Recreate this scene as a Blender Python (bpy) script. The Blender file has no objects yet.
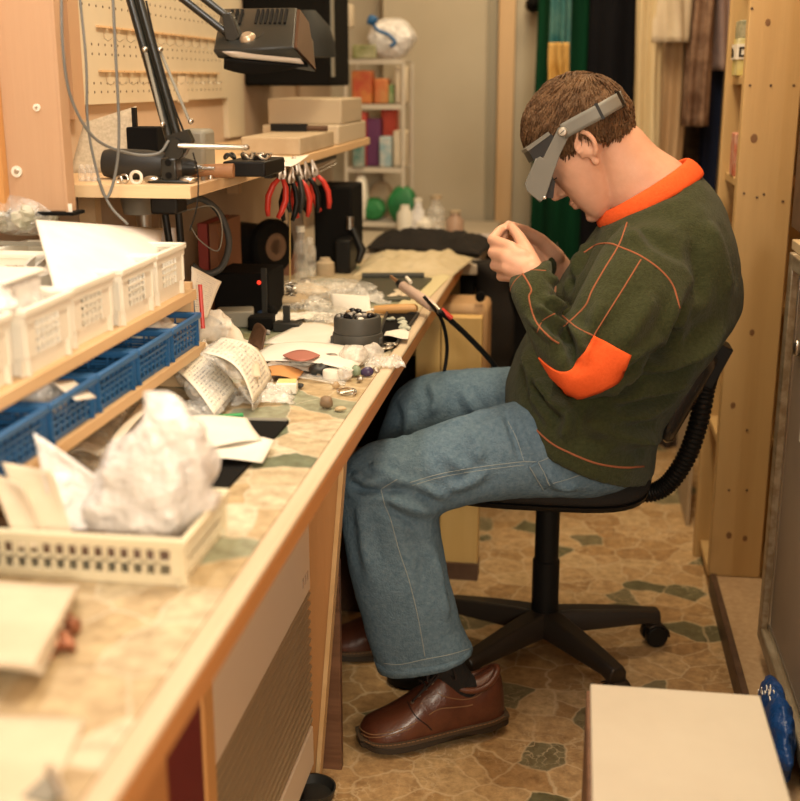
import bpy, bmesh, math, random
import numpy as np
from mathutils import Vector, Matrix, noise
from mathutils.bvhtree import BVHTree
random.seed(7); rng = np.random.default_rng(7)
PI = math.pi
COL = bpy.context.scene.collection
# ---------- camera model: turns a photo pixel + a known depth/height into a point of the room ----------
F = 1190.; CH = 1.25; PIT = math.atan(320 / F)
C_P, S_P = math.cos(PIT), math.sin(PIT)
YAW = math.atan((180 / F) / (C_P + 320 / F * S_P)); C_Y, S_Y = math.cos(YAW), math.sin(YAW)
def ray(u, v):
    r = (u - 400) / F; d = (v - 400) / F; fw = C_P - d * S_P
    return Vector((r * C_Y - fw * S_Y, fw * C_Y + r * S_Y, -(S_P + d * C_P)))
EYE = Vector((0, 0, CH))
def PY(u, v, Y): r = ray(u, v); return EYE + r * (Y / r.y)
def PZ(u, v, z): r = ray(u, v); return EYE + r * ((z - CH) / r.z)
def PX(u, v, X): r = ray(u, v); return EYE + r * (X / r.x)
# ---------- mesh builder ----------
class MB:
    def __init__(s): s.v = []; s.f = []; s.m = []; s.uv = None; s.mi = 0
    def add(s, vs, fs):
        b = len(s.v); s.v += [Vector(p) for p in vs]
        for f in fs: s.f.append([b + i for i in f]); s.m.append(s.mi)
        return s
    def bx(s, x0, x1, y0, y1, z0, z1):
        return s.add([(x, y, z) for z in (z0, z1) for y in (y0, y1) for x in (x0, x1)],
              [(0, 2, 3, 1), (4, 5, 7, 6), (0, 1, 5, 4), (2, 6, 7, 3), (0, 4, 6, 2), (1, 3, 7, 5)])
    def box(s, c, sz, R=None):
        c = Vector(c); R = R or Matrix.Identity(3)
        return s.add([c + R @ Vector((x * sz[0] / 2, y * sz[1] / 2, z * sz[2] / 2)) for z in (-1, 1) for y in (-1, 1) for x in (-1, 1)],
              [(0, 2, 3, 1), (4, 5, 7, 6), (0, 1, 5, 4), (2, 6, 7, 3), (0, 4, 6, 2), (1, 3, 7, 5)])
    def loft(s, rings, cap=True, closed=False):
        n = len(rings[0]); fs = []; R = len(rings)
        for i in range(R if closed else R - 1):
            a = i * n; b = ((i + 1) % R) * n
            for j in range(n): k = (j + 1) % n; fs.append((a + j, a + k, b + k, b + j))
        if cap and not closed: fs.append(tuple(range(n - 1, -1, -1))); fs.append(tuple((R - 1) * n + j for j in range(n)))
        return s.add([p for r in rings for p in r], fs)
    def tube(s, pts, r, n=10, closed=False, flat=None):
        pts = [Vector(p) for p in pts]; N = len(pts); rr = r if hasattr(r, '__len__') else [r] * N
        rings = []; up = None
        for i, p in enumerate(pts):
            a = pts[(i - 1) % N] if (closed or i) else pts[0]; b = pts[(i + 1) % N] if (closed or i < N - 1) else pts[-1]
            t = (b - a).normalized() if (b - a).length > 1e-9 else Vector((0, 0, 1))
            if up is None: up = t.orthogonal().normalized()
            up = (up - t * up.dot(t)); up = up.normalized() if up.length > 1e-6 else t.orthogonal().normalized()
            w = t.cross(up)
            rings.append([p + (up * math.cos(2 * PI * k / n) + w * math.sin(2 * PI * k / n)) * rr[i] for k in range(n)])
        return s.loft(rings, closed=closed)
    def cyl(s, a, b, r0, r1=None, n=20): return s.tube([a, b], [r0, r0 if r1 is None else r1], n)
    def lathe(s, prof, c=(0, 0, 0), n=28, R=None):
        c = Vector(c); R = R or Matrix.Identity(3)
        return s.loft([[c + R @ Vector((r * math.cos(2 * PI * k / n), r * math.sin(2 * PI * k / n), z)) for k in range(n)] for r, z in prof])
    def ell(s, c, r, n=20, m=12, R=None):
        c = Vector(c); R = R or Matrix.Identity(3)
        return s.loft([[c + R @ Vector((r[0] * math.sin(a) * math.cos(2 * PI * k / n), r[1] * math.sin(a) * math.sin(2 * PI * k / n), -r[2] * math.cos(a)))
              for k in range(n)] for a in [PI * (i + .02) / (m + .04) for i in range(m + 1)]])
    def caps(s, a, b, r0, r1, n=14):
        a = Vector(a); b = Vector(b); d = (b - a).normalized(); pts = []; rr = []
        for k in range(4): t = PI / 2 * (k + .15) / 4; pts.append(a - d * r0 * math.cos(t)); rr.append(r0 * math.sin(t))
        pts += [a, b]; rr += [r0, r1]
        for k in range(4): t = PI / 2 * (1 - (k + .85) / 4); pts.append(b + d * r1 * math.cos(t)); rr.append(r1 * math.sin(t))
        return s.tube(pts, rr, n)
    def prism(s, pts, ext):
        e = Vector(ext); n = len(pts); pts = [Vector(p) for p in pts]
        return s.add(pts + [p + e for p in pts], [tuple(range(n - 1, -1, -1)), tuple(range(n, 2 * n))] + [(i, (i + 1) % n, n + (i + 1) % n, n + i) for i in range(n)])
    def sheet(s, fn, nu=12, nv=12):
        base = len(s.f)
        s.add([fn(i / nu, j / nv) for j in range(nv + 1) for i in range(nu + 1)],
              [(j * (nu + 1) + i, j * (nu + 1) + i + 1, (j + 1) * (nu + 1) + i + 1, (j + 1) * (nu + 1) + i) for j in range(nv) for i in range(nu)])
        s.uv = s.uv or {}
        for k in range(nu * nv):
            i = k % nu; j = k // nu
            s.uv[base + k] = [(i / nu, j / nv), ((i + 1) / nu, j / nv), ((i + 1) / nu, (j + 1) / nv), (i / nu, (j + 1) / nv)]
        return s
    def xf(s, M): s.v = [M @ p for p in s.v]; return s
    def mesh(s, name='m', off=(0, 0, 0)):
        me = bpy.data.meshes.new(name); o = Vector(off)
        me.from_pydata([p - o for p in s.v], [], s.f); me.polygons.foreach_set('material_index', s.m)
        if s.uv:
            L = me.uv_layers.new(name='UVMap')
            for p in me.polygons:
                q = s.uv.get(p.index)
                if q:
                    for k, li in enumerate(p.loop_indices): L.data[li].uv = q[k]
        bm = bmesh.new(); bm.from_mesh(me); bmesh.ops.recalc_face_normals(bm, faces=bm.faces); bm.to_mesh(me); bm.free()
        me.update(); return me
def wpos(o):
    p = Vector(o.location)
    while o.parent: o = o.parent; p += o.location
    return p
def tag(o, label=None, cat=None, group=None, kind=None):
    if label: o['label'] = label
    if cat: o['category'] = cat
    if group: o['group'] = group
    if kind: o['kind'] = kind
    return o
def obj(name, mb, mat, parent=None, label=None, cat=None, group=None, kind=None, at=None, smooth=40, bevel=0, solid=0, sub=0, local=False, off=0.):
    """one mesh object; vertices are given in room coordinates unless local"""
    org = Vector((0, 0, 0))
    if not local:
        if at is not None: org = Vector(at)
        elif parent is not None: org = wpos(parent)
        elif isinstance(mb, MB) and kind != 'structure':
            P = mb.v; org = Vector((sum(p.x for p in P) / len(P), sum(p.y for p in P) / len(P), min(p.z for p in P)))
    if isinstance(mb, MB): me = mb.mesh(name, org)
    else:
        me = mb
        if org.length: me.transform(Matrix.Translation(-org))
    me.name = name
    for m in (mat if isinstance(mat, (list, tuple)) else [mat]): me.materials.append(m)
    if smooth:
        me.polygons.foreach_set('use_smooth', [True] * len(me.polygons))
        if smooth < 180: me.set_sharp_from_angle(angle=math.radians(smooth))
    o = bpy.data.objects.new(name, me); COL.objects.link(o)
    if parent is not None: o.parent = parent; 
    if parent is None: o.location = org
    elif at is not None: o.location = org - wpos(parent)
    if solid: md = o.modifiers.new('s', 'SOLIDIFY'); md.thickness = solid; md.offset = off
    if bevel: md = o.modifiers.new('b', 'BEVEL'); md.width = bevel; md.segments = 2; md.limit_method = 'ANGLE'; md.angle_limit = .6
    if sub: md = o.modifiers.new('u', 'SUBSURF'); md.levels = sub; md.render_levels = sub
    return tag(o, label, cat, group, kind)
def thing(name, label, cat, loc=(0, 0, 0), group=None, rz=0):
    o = bpy.data.objects.new(name, None); COL.objects.link(o); o.location = loc; o.rotation_euler = (0, 0, rz); o.empty_display_size = .05
    return tag(o, label, cat, group)
def copy_tree(o, parent=None, loc=None, rz=None, label=None, group=None):
    c = o.copy(); COL.objects.link(c); c.parent = parent
    if loc is not None: c.location = loc
    if rz is not None: c.rotation_euler = (0, 0, rz)
    if label: c['label'] = label
    if group: c['group'] = group
    for ch in list(o.children): copy_tree(ch, c)
    return c
def struct(name, mb, mat, **k): return obj(name, mb, mat, kind='structure', **k)
def remesh(mb, vox, it=6, fac=.5):
    me = mb.mesh('tmp'); o = bpy.data.objects.new('tmp', me); COL.objects.link(o)
    md = o.modifiers.new('r', 'REMESH'); md.mode = 'VOXEL'; md.voxel_size = vox; md.use_smooth_shade = True
    if it: s = o.modifiers.new('s', 'SMOOTH'); s.factor = fac; s.iterations = it
    bpy.context.view_layer.update()
    out = bpy.data.meshes.new_from_object(o.evaluated_get(bpy.context.evaluated_depsgraph_get()))
    bpy.data.objects.remove(o); bpy.data.meshes.remove(me); return out
def getv(me): a = np.empty(len(me.vertices) * 3); me.vertices.foreach_get('co', a); return a.reshape(-1, 3)
def setv(me, a): me.vertices.foreach_set('co', a.ravel()); me.update()
def getn(me): a = np.empty(len(me.vertices) * 3); me.vertex_normals.foreach_get('vector', a); return a.reshape(-1, 3)
def bvh_of(me): return BVHTree.FromPolygons([v.co[:] for v in me.vertices], [p.vertices[:] for p in me.polygons])
def hit(bvh, u, v):
    d = ray(u, v).normalized(); h = bvh.ray_cast(EYE, d)
    if h[0] is None:
        best = None
        for t in np.linspace(1.2, 3.4, 120):
            q = bvh.find_nearest(EYE + d * t)
            if q[0] is not None and (best is None or q[3] < best[3]): best = q
        h = best
    return h[0], h[1]
def resamp(pl, n):
    pl = np.array(pl, float); d = np.r_[0, np.cumsum(np.linalg.norm(np.diff(pl, axis=0), axis=1))]
    t = np.linspace(0, d[-1], n); return np.stack([np.interp(t, d, pl[:, k]) for k in range(pl.shape[1])], 1)
def smoothpl(pl, n):
    """Catmull-Rom through the given points"""
    pl = np.array(pl, float); P = np.vstack([2 * pl[0] - pl[1], pl, 2 * pl[-1] - pl[-2]]); out = []
    m = len(pl) - 1
    for s in np.linspace(0, m - 1e-6, n):
        i = int(s); t = s - i; a, b, c, d = P[i], P[i + 1], P[i + 2], P[i + 3]
        out.append(.5 * (2 * b + (c - a) * t + (2 * a - 5 * b + 4 * c - d) * t * t + (3 * b - a - 3 * c + d) * t ** 3))
    return np.array(out)
def SP(pl, n=24): return [Vector(p) for p in smoothpl([tuple(p) for p in pl], n)]
def on_surf(bvh, px, n, lift):
    out = []
    for u, v in smoothpl(px, n): p, nn = hit(bvh, u, v); out.append(p + nn * lift)
    return out
def brush(me, strokes, gain=1.5):
    """cloth folds: ridges (h>0) and creases (h<0) along lines that lie on the surface"""
    V = getv(me); N = getn(me); D = np.zeros(len(V)); b = bvh_of(me)
    for px, h, w in strokes:
        pts = np.array([tuple(hit(b, u, v)[0]) for u, v in smoothpl(px, max(12, 8 * len(px)))])
        lo = pts.min(0) - 4 * w; hi = pts.max(0) + 4 * w
        idx = np.where(((V > lo) & (V < hi)).all(1))[0]
        if not len(idx): continue
        dist = np.full(len(idx), 1e9); arg = np.zeros(len(idx), int)
        for k, p in enumerate(pts):
            q = np.linalg.norm(V[idx] - p, axis=1); mk = q < dist; dist[mk] = q[mk]; arg[mk] = k
        t = arg / (len(pts) - 1); env = np.clip(np.sin(PI * np.clip(t, .04, .96)) * 1.6, 0, 1)
        g = np.exp(-(dist / w) ** 2) - .35 * np.exp(-((dist - 2 * w) / (1.1 * w)) ** 2)
        D[idx] += gain * h * g * env
    setv(me, V + N * D[:, None])
# ---------- materials ----------
def M(name, c1, rough=.6, metal=0, c2=None, scale=8, stretch=(1, 1, 1), detail=4, bump=0, bscale=60, bstretch=None, spec=.5, sheen=0, trans=0, alpha=1, emit=None, es=0, sss=0, coat=0, lo=.35, hi=.65, r2=None, uv=False, ior=1.45):
    m = bpy.data.materials.new(name); m.use_nodes = True; nt = m.node_tree; P = nt.nodes['Principled BSDF']; L = nt.links
    c1 = (*c1, 1); P.inputs['Base Color'].default_value = c1; P.inputs['Roughness'].default_value = rough; P.inputs['Metallic'].default_value = metal
    P.inputs['Specular IOR Level'].default_value = spec; P.inputs['Alpha'].default_value = alpha; P.inputs['Transmission Weight'].default_value = trans; P.inputs['IOR'].default_value = ior
    if sheen: P.inputs['Sheen Weight'].default_value = sheen; P.inputs['Sheen Roughness'].default_value = .6
    if coat: P.inputs['Coat Weight'].default_value = coat; P.inputs['Coat Roughness'].default_value = .2
    if sss: P.inputs['Subsurface Weight'].default_value = sss; P.inputs['Subsurface Radius'].default_value = (.012, .005, .003); P.inputs['Subsurface Scale'].default_value = 1
    if emit: P.inputs['Emission Color'].default_value = (*emit, 1); P.inputs['Emission Strength'].default_value = es
    tc = nt.nodes.new('ShaderNodeTexCoord')
    def nz(sc, st, det):
        mp = nt.nodes.new('ShaderNodeMapping'); mp.inputs['Scale'].default_value = st; L.new(tc.outputs['UV' if uv else 'Object'], mp.inputs[0])
        n = nt.nodes.new('ShaderNodeTexNoise'); n.inputs['Scale'].default_value = sc; n.inputs['Detail'].default_value = det; n.inputs['Roughness'].default_value = .6; L.new(mp.outputs[0], n.inputs[0]); return n
    if c2 is not None:
        n = nz(scale, stretch, detail); r = nt.nodes.new('ShaderNodeValToRGB'); r.color_ramp.elements[0].position = lo; r.color_ramp.elements[1].position = hi
        r.color_ramp.elements[0].color = c1; r.color_ramp.elements[1].color = (*c2, 1); L.new(n.outputs['Fac'], r.inputs[0]); L.new(r.outputs[0], P.inputs['Base Color'])
        if r2 is not None:
            mr = nt.nodes.new('ShaderNodeMapRange'); mr.inputs['To Min'].default_value = rough; mr.inputs['To Max'].default_value = r2; L.new(n.outputs['Fac'], mr.inputs[0]); L.new(mr.outputs[0], P.inputs['Roughness'])
    if bump:
        n = nz(bscale, bstretch or stretch, 3); b = nt.nodes.new('ShaderNodeBump'); b.inputs['Strength'].default_value = bump; b.inputs['Distance'].default_value = .01
        L.new(n.outputs['Fac'], b.inputs['Height']); L.new(b.outputs[0], P.inputs['Normal'])
    return m
def wood(name, c1, c2, axis=2, rough=.55, ring=14, coat=0, knots=None):
    st = [1, 1, 1]; st[axis] = .06
    m = M(name, c1, rough, c2=c2, scale=ring, stretch=tuple(st), detail=5, bump=.08, bscale=90, lo=.3, hi=.7, coat=coat)
    if knots:
        nt = m.node_tree; L = nt.links; P = nt.nodes['Principled BSDF']; src = P.inputs['Base Color'].links[0].from_socket
        tc = next(n for n in nt.nodes if n.type == 'TEX_COORD'); mp = nt.nodes.new('ShaderNodeMapping'); s2 = [1, 1, 1]; s2[axis] = .55; mp.inputs['Scale'].default_value = s2; L.new(tc.outputs['Object'], mp.inputs[0])
        vo = nt.nodes.new('ShaderNodeTexVoronoi'); vo.inputs['Scale'].default_value = knots; L.new(mp.outputs[0], vo.inputs[0])
        r = nt.nodes.new('ShaderNodeValToRGB'); r.color_ramp.elements[0].position = .06; r.color_ramp.elements[0].color = (.45, .36, .28, 1); r.color_ramp.elements[1].position = .2; r.color_ramp.elements[1].color = (1, 1, 1, 1)
        L.new(vo.outputs['Distance'], r.inputs[0]); mx = nt.nodes.new('ShaderNodeMix'); mx.data_type = 'RGBA'; mx.blend_type = 'MULTIPLY'; mx.inputs[0].default_value = 1
        L.new(src, mx.inputs[6]); L.new(r.outputs[0], mx.inputs[7]); L.new(mx.outputs[2], P.inputs['Base Color'])
    return m
def paving(name, tans, green, grout, scale, rough, gw=.04, spec=.5, g1=.06, g2=.13, ck=.75):
    """printed crazy-paving lino: irregular stones, some of green slate, in a pale mortar"""
    m = bpy.data.materials.new(name); m.use_nodes = True; nt = m.node_tree; L = nt.links; P = nt.nodes['Principled BSDF']; N = nt.nodes.new
    P.inputs['Roughness'].default_value = rough; P.inputs['Specular IOR Level'].default_value = spec
    tc = N('ShaderNodeTexCoord'); nz = N('ShaderNodeTexNoise'); nz.inputs['Scale'].default_value = 14; nz.inputs['Detail'].default_value = 4; L.new(tc.outputs['Object'], nz.inputs[0])
    mx = N('ShaderNodeMix'); mx.data_type = 'VECTOR'; mx.inputs[0].default_value = .05; L.new(tc.outputs['Object'], mx.inputs[4]); L.new(nz.outputs['Color'], mx.inputs[5])
    vs = []
    for f in ('F1', 'DISTANCE_TO_EDGE'):
        v = N('ShaderNodeTexVoronoi'); v.feature = f; v.voronoi_dimensions = '2D'; v.inputs['Scale'].default_value = scale; L.new(mx.outputs[1], v.inputs[0]); vs.append(v)
    sep = N('ShaderNodeSeparateColor'); L.new(vs[0].outputs['Color'], sep.inputs[0])
    r = N('ShaderNodeValToRGB'); cr = r.color_ramp; cr.interpolation = 'CONSTANT'; k = len(tans)
    cr.elements[0].position = 0; cr.elements[0].color = (*green[0], 1); cr.elements[1].position = g1; cr.elements[1].color = (*green[1], 1)
    for i, c in enumerate(tans): e = cr.elements.new(g2 + (1 - g2) * i / k); e.color = (*c, 1)
    L.new(sep.outputs[0], r.inputs[0])
    n2 = N('ShaderNodeTexNoise'); n2.inputs['Scale'].default_value = 38; n2.inputs['Detail'].default_value = 6; n2.inputs['Roughness'].default_value = .7; L.new(tc.outputs['Object'], n2.inputs[0])
    r2 = N('ShaderNodeValToRGB'); r2.color_ramp.elements[0].position = .3; r2.color_ramp.elements[0].color = (.55, .48, .41, 1); r2.color_ramp.elements[1].position = .68; r2.color_ramp.elements[1].color = (1.12, 1.1, 1.06, 1); L.new(n2.outputs['Fac'], r2.inputs[0])
    mu = N('ShaderNodeMix'); mu.data_type = 'RGBA'; mu.blend_type = 'MULTIPLY'; mu.inputs[0].default_value = 1; L.new(r.outputs[0], mu.inputs[6]); L.new(r2.outputs[0], mu.inputs[7])
    r3 = N('ShaderNodeValToRGB'); r3.color_ramp.elements[0].position = gw * .5; r3.color_ramp.elements[0].color = (1, 1, 1, 1); r3.color_ramp.elements[1].position = gw * 1.6; r3.color_ramp.elements[1].color = (0, 0, 0, 1); L.new(vs[1].outputs['Distance'], r3.inputs[0])
    # the mortar comes and goes
    n3 = N('ShaderNodeTexNoise'); n3.inputs['Scale'].default_value = 9; L.new(tc.outputs['Object'], n3.inputs[0]); ml = N('ShaderNodeMath'); ml.operation = 'MULTIPLY'; L.new(r3.outputs[0], ml.inputs[0]); L.new(n3.outputs['Fac'], ml.inputs[1])
    nzb = N('ShaderNodeTexNoise'); nzb.inputs['Scale'].default_value = 22; nzb.inputs['Detail'].default_value = 5; L.new(tc.outputs['Object'], nzb.inputs[0])
    mxb = N('ShaderNodeMix'); mxb.data_type = 'VECTOR'; mxb.inputs[0].default_value = .10; L.new(tc.outputs['Object'], mxb.inputs[4]); L.new(nzb.outputs['Color'], mxb.inputs[5])
    v4 = N('ShaderNodeTexVoronoi'); v4.feature = 'DISTANCE_TO_EDGE'; v4.voronoi_dimensions = '2D'; v4.inputs['Scale'].default_value = scale * 2.4; L.new(mxb.outputs[1], v4.inputs[0])
    r4 = N('ShaderNodeValToRGB'); r4.color_ramp.elements[0].position = .012; r4.color_ramp.elements[0].color = (1, 1, 1, 1); r4.color_ramp.elements[1].position = .07; r4.color_ramp.elements[1].color = (0, 0, 0, 1); L.new(v4.outputs['Distance'], r4.inputs[0])
    n5 = N('ShaderNodeTexNoise'); n5.inputs['Scale'].default_value = 6; L.new(tc.outputs['Object'], n5.inputs[0]); r5 = N('ShaderNodeMapRange'); r5.inputs['From Min'].default_value = .45; r5.inputs['From Max'].default_value = .65; r5.inputs['To Max'].default_value = ck; L.new(n5.outputs['Fac'], r5.inputs[0])
    m4 = N('ShaderNodeMath'); m4.operation = 'MULTIPLY'; L.new(r4.outputs[0], m4.inputs[0]); L.new(r5.outputs[0], m4.inputs[1]); m6 = N('ShaderNodeMath'); m6.operation = 'MAXIMUM'; L.new(m4.outputs[0], m6.inputs[0]); L.new(ml.outputs[0], m6.inputs[1])
    mg = N('ShaderNodeMix'); mg.data_type = 'RGBA'; L.new(m6.outputs[0], mg.inputs[0]); L.new(mu.outputs[2], mg.inputs[6]); mg.inputs[7].default_value = (*grout, 1); L.new(mg.outputs[2], P.inputs['Base Color'])
    b = N('ShaderNodeBump'); b.inputs['Strength'].default_value = .15; b.inputs['Distance'].default_value = .004; L.new(n2.outputs['Fac'], b.inputs['Height']); L.new(b.outputs[0], P.inputs['Normal'])
    return m
def printed(name, paper, ink, rows=16, x0=.1, x1=.9, y0=.06, y1=.94, dens=.5):
    """paper with rows of small printing, laid out over the sheet's own UV"""
    m = bpy.data.materials.new(name); m.use_nodes = True; nt = m.node_tree; L = nt.links; P = nt.nodes['Principled BSDF']; N = nt.nodes.new
    P.inputs['Roughness'].default_value = .8
    tc = N('ShaderNodeTexCoord'); sx = N('ShaderNodeSeparateXYZ'); L.new(tc.outputs['UV'], sx.inputs[0])
    def mt(op, a, b=None, c=None):
        n = N('ShaderNodeMath'); n.operation = op
        for i, q in enumerate((a, b, c)):
            if q is None: continue
            if isinstance(q, (int, float)): n.inputs[i].default_value = q
            else: L.new(q, n.inputs[i])
        return n.outputs[0]
    row = mt('MULTIPLY', sx.outputs[1], rows); fr = mt('FRACT', row); inrow = mt('MULTIPLY', mt('GREATER_THAN', fr, .32), mt('LESS_THAN', fr, .72))
    cmb = N('ShaderNodeCombineXYZ'); L.new(mt('MULTIPLY', sx.outputs[0], rows * 2.2), cmb.inputs[0]); L.new(mt('MULTIPLY', mt('FLOOR', row), 7.31), cmb.inputs[1])
    nz = N('ShaderNodeTexNoise'); nz.inputs['Scale'].default_value = 1.0; nz.inputs['Detail'].default_value = 3; L.new(cmb.outputs[0], nz.inputs[0])
    k = mt('MULTIPLY', inrow, mt('GREATER_THAN', nz.outputs['Fac'], dens))
    for q, lo, hi in ((sx.outputs[0], x0, x1), (sx.outputs[1], y0, y1)): k = mt('MULTIPLY', k, mt('MULTIPLY', mt('GREATER_THAN', q, lo), mt('LESS_THAN', q, hi)))
    mx = N('ShaderNodeMix'); mx.data_type = 'RGBA'; L.new(k, mx.inputs[0]); mx.inputs[6].default_value = (*paper, 1); mx.inputs[7].default_value = (*ink, 1); L.new(mx.outputs[2], P.inputs['Base Color'])
    return m
def film(name, col, op=.35, rough=.25, bump=.5, bscale=25):
    """thin clear plastic: part see-through, part milky, glossy"""
    m = bpy.data.materials.new(name); m.use_nodes = True; nt = m.node_tree; L = nt.links; P = nt.nodes['Principled BSDF']; N = nt.nodes.new
    P.inputs['Base Color'].default_value = (*col, 1); P.inputs['Roughness'].default_value = rough; P.inputs['Specular IOR Level'].default_value = .8
    tc = N('ShaderNodeTexCoord'); n = N('ShaderNodeTexNoise'); n.inputs['Scale'].default_value = bscale; n.inputs['Detail'].default_value = 3; L.new(tc.outputs['Object'], n.inputs[0])
    b = N('ShaderNodeBump'); b.inputs['Strength'].default_value = bump; b.inputs['Distance'].default_value = .02; L.new(n.outputs['Fac'], b.inputs['Height']); L.new(b.outputs[0], P.inputs['Normal'])
    t = N('ShaderNodeBsdfTransparent'); mx = N('ShaderNodeMixShader'); mr = N('ShaderNodeMapRange'); mr.inputs['From Min'].default_value = .3; mr.inputs['From Max'].default_value = .7
    mr.inputs['To Min'].default_value = max(0, op - .2); mr.inputs['To Max'].default_value = min(1, op + .2); L.new(n.outputs['Fac'], mr.inputs[0])
    L.new(mr.outputs[0], mx.inputs[0]); L.new(t.outputs[0], mx.inputs[1]); L.new(P.outputs[0], mx.inputs[2]); L.new(mx.outputs[0], nt.nodes['Material Output'].inputs[0]); return m
X = {}
X['floor'] = paving('floor_lino', [(.56, .37, .185), (.61, .42, .22), (.50, .32, .15), (.58, .39, .20), (.46, .285, .13), (.63, .45, .245)], [(.17, .16, .085), (.25, .215, .12)], (.72, .56, .35), 13, .40, .03)
X['benchlino'] = paving('bench_lino', [(.60, .52, .36), (.66, .59, .43), (.54, .43, .26), (.70, .65, .50), (.58, .47, .30)], [(.17, .21, .14), (.33, .36, .26)], (.72, .66, .52), 13, .4, g1=.09, g2=.2, ck=.15, gw=.015)
X['wall'] = M('wall_plaster', (.50, .37, .26), .9, c2=(.56, .43, .31), scale=3, bump=.1, bscale=40)
X['backwall'] = M('panel_paint', (.46, .40, .29), .7, c2=(.50, .44, .33), scale=2)
X['ceil'] = M('ceiling_paint', (.75, .68, .55), .9)
X['pine'] = wood('pine', (.52, .33, .135), (.64, .43, .19), 2, .5, 10, knots=4.5)
X['pineY'] = wood('pine_board', (.62, .38, .16), (.74, .50, .25), 1, .5, 12)
X['ply'] = wood('plywood', (.64, .42, .22), (.76, .54, .31), 1, .6, 16)
X['plyX'] = wood('plywood_edge', (.70, .50, .28), (.80, .60, .36), 0, .6, 30)
X['panelwood'] = wood('painted_board', (.46, .28, .165), (.54, .345, .205), 2, .6, 5, knots=5)
X['orangewood'] = wood('orange_pine', (.52, .24, .075), (.62, .32, .11), 2, .5, 9, knots=4)
X['redwood'] = wood('orange_stained_pine', (.45, .19, .06), (.55, .25, .08), 1, .5, 9)
X['darkwood'] = wood('walnut_veneer', (.10, .045, .022), (.22, .11, .06), 0, .5, 40)
X['platform'] = M('cork_board', (.50, .34, .19), .8, c2=(.42, .27, .14), scale=60)
X['darktrim'] = M('dark_trim', (.07, .035, .02), .5, c2=(.11, .06, .035), scale=20)
X['maroon'] = M('maroon_board', (.14, .012, .012), .7)
X['black'] = M('black_plastic', (.008, .0075, .007), .45, spec=.28)
X['blackmatte'] = M('black_matte', (.006, .0055, .005), .85, spec=.15)
X['blackfab'] = M('black_fabric', (.018, .016, .014), .95, c2=(.035, .03, .026), scale=900, spec=.2, bump=.3, bscale=700)
X['darkgrey'] = M('dark_grey_plastic', (.024, .024, .022), .45)
X['grey'] = M('grey_plastic', (.25, .235, .19), .5)
X['steel'] = M('steel', (.62, .60, .56), .28, 1.0)
X['brushed'] = M('brushed_steel', (.5, .45, .38), .42, 1.0, c2=(.42, .37, .31), scale=30, stretch=(1, 1, .05))
X['lampblack'] = M('lamp_enamel', (.009, .010, .008), .38, coat=.25)
X['white'] = M('white_plastic', (.80, .76, .66), .4)
X['binwhite'] = M('white_bin_plastic', (.86, .82, .72), .4)
X['binblue'] = M('blue_bin_plastic', (.025, .12, .30), .4)
X['cream'] = M('cream_plastic', (.76, .69, .50), .45)
X['paper'] = M('paper_white', (.84, .80, .72), .85, c2=(.78, .73, .64), scale=12)
X['papercream'] = M('paper_cream', (.70, .60, .45), .85, c2=(.62, .52, .38), scale=14)
X['card'] = M('cardboard', (.50, .40, .27), .9, c2=(.44, .34, .22), scale=20)
X['tissue'] = M('tissue', (.85, .80, .70), .9, bump=.4, bscale=60)
X['invoice'] = printed('printed_invoice', (.82, .76, .64), (.30, .28, .26), 17)
X['list'] = printed('printed_list', (.80, .74, .62), (.42, .40, .38), 22, .15, .85)
X['film'] = film('clear_film', (.9, .88, .82), .26, .15, .9, 40)
X['filmlight'] = film('thin_clear_film', (.9, .88, .82), .22)
X['filmmilk'] = film('milky_film', (.93, .91, .89), .82, .3, .9, 34)
X['red'] = M('red_plastic', (.55, .04, .025), .4)
X['green'] = M('green_plastic', (.02, .30, .08), .4)
X['blue'] = M('blue_film', (.008, .05, .19), .35, bump=.8, bscale=30)
X['brownleather'] = M('brown_leather_scrap', (.10, .05, .025), .6, bump=.3, bscale=80)
# ================= the setting =================
struct('floor', MB().bx(-1.1, 1.5, -1.6, 4.8, -.1, 0), X['floor'])
struct('wall_left', MB().bx(-1.1, -.95, -1.6, 4.8, 0, 2.6), X['wall'])
struct('wall_right', MB().bx(.98, 1.12, -1.6, 4.8, 0, 2.6), X['wall'])
struct('wall_back', MB().bx(-.95, .98, 4.66, 4.8, 0, 2.6), X['backwall'])
struct('wall_front', MB().bx(-.95, .98, -1.6, -1.48, 0, 2.6), X['wall'])
struct('ceiling', MB().bx(-1.1, 1.5, -1.6, 4.8, 2.6, 2.7), X['ceil'])
# partition behind the bench: pale panel, grey stile, wooden cover strip, second panel
struct('wall_partition', MB().bx(-.72, -.315, 4.50, 4.54, 0, 2.3), X['backwall'])
struct('trim_1', MB().bx(-.335, -.300, 4.485, 4.50, 0, 2.3), M('grey_stile', (.30, .27, .20), .6))
struct('trim_2', MB().bx(-.295, -.235, 4.46, 4.50, 0, 2.3), wood('cover_strip', (.58, .38, .20), (.66, .46, .26), 2), bevel=.004)
struct('wall_panel', MB().bx(-.30, -.08, 4.50, 4.54, 0, 2.3), X['backwall'])
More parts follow.
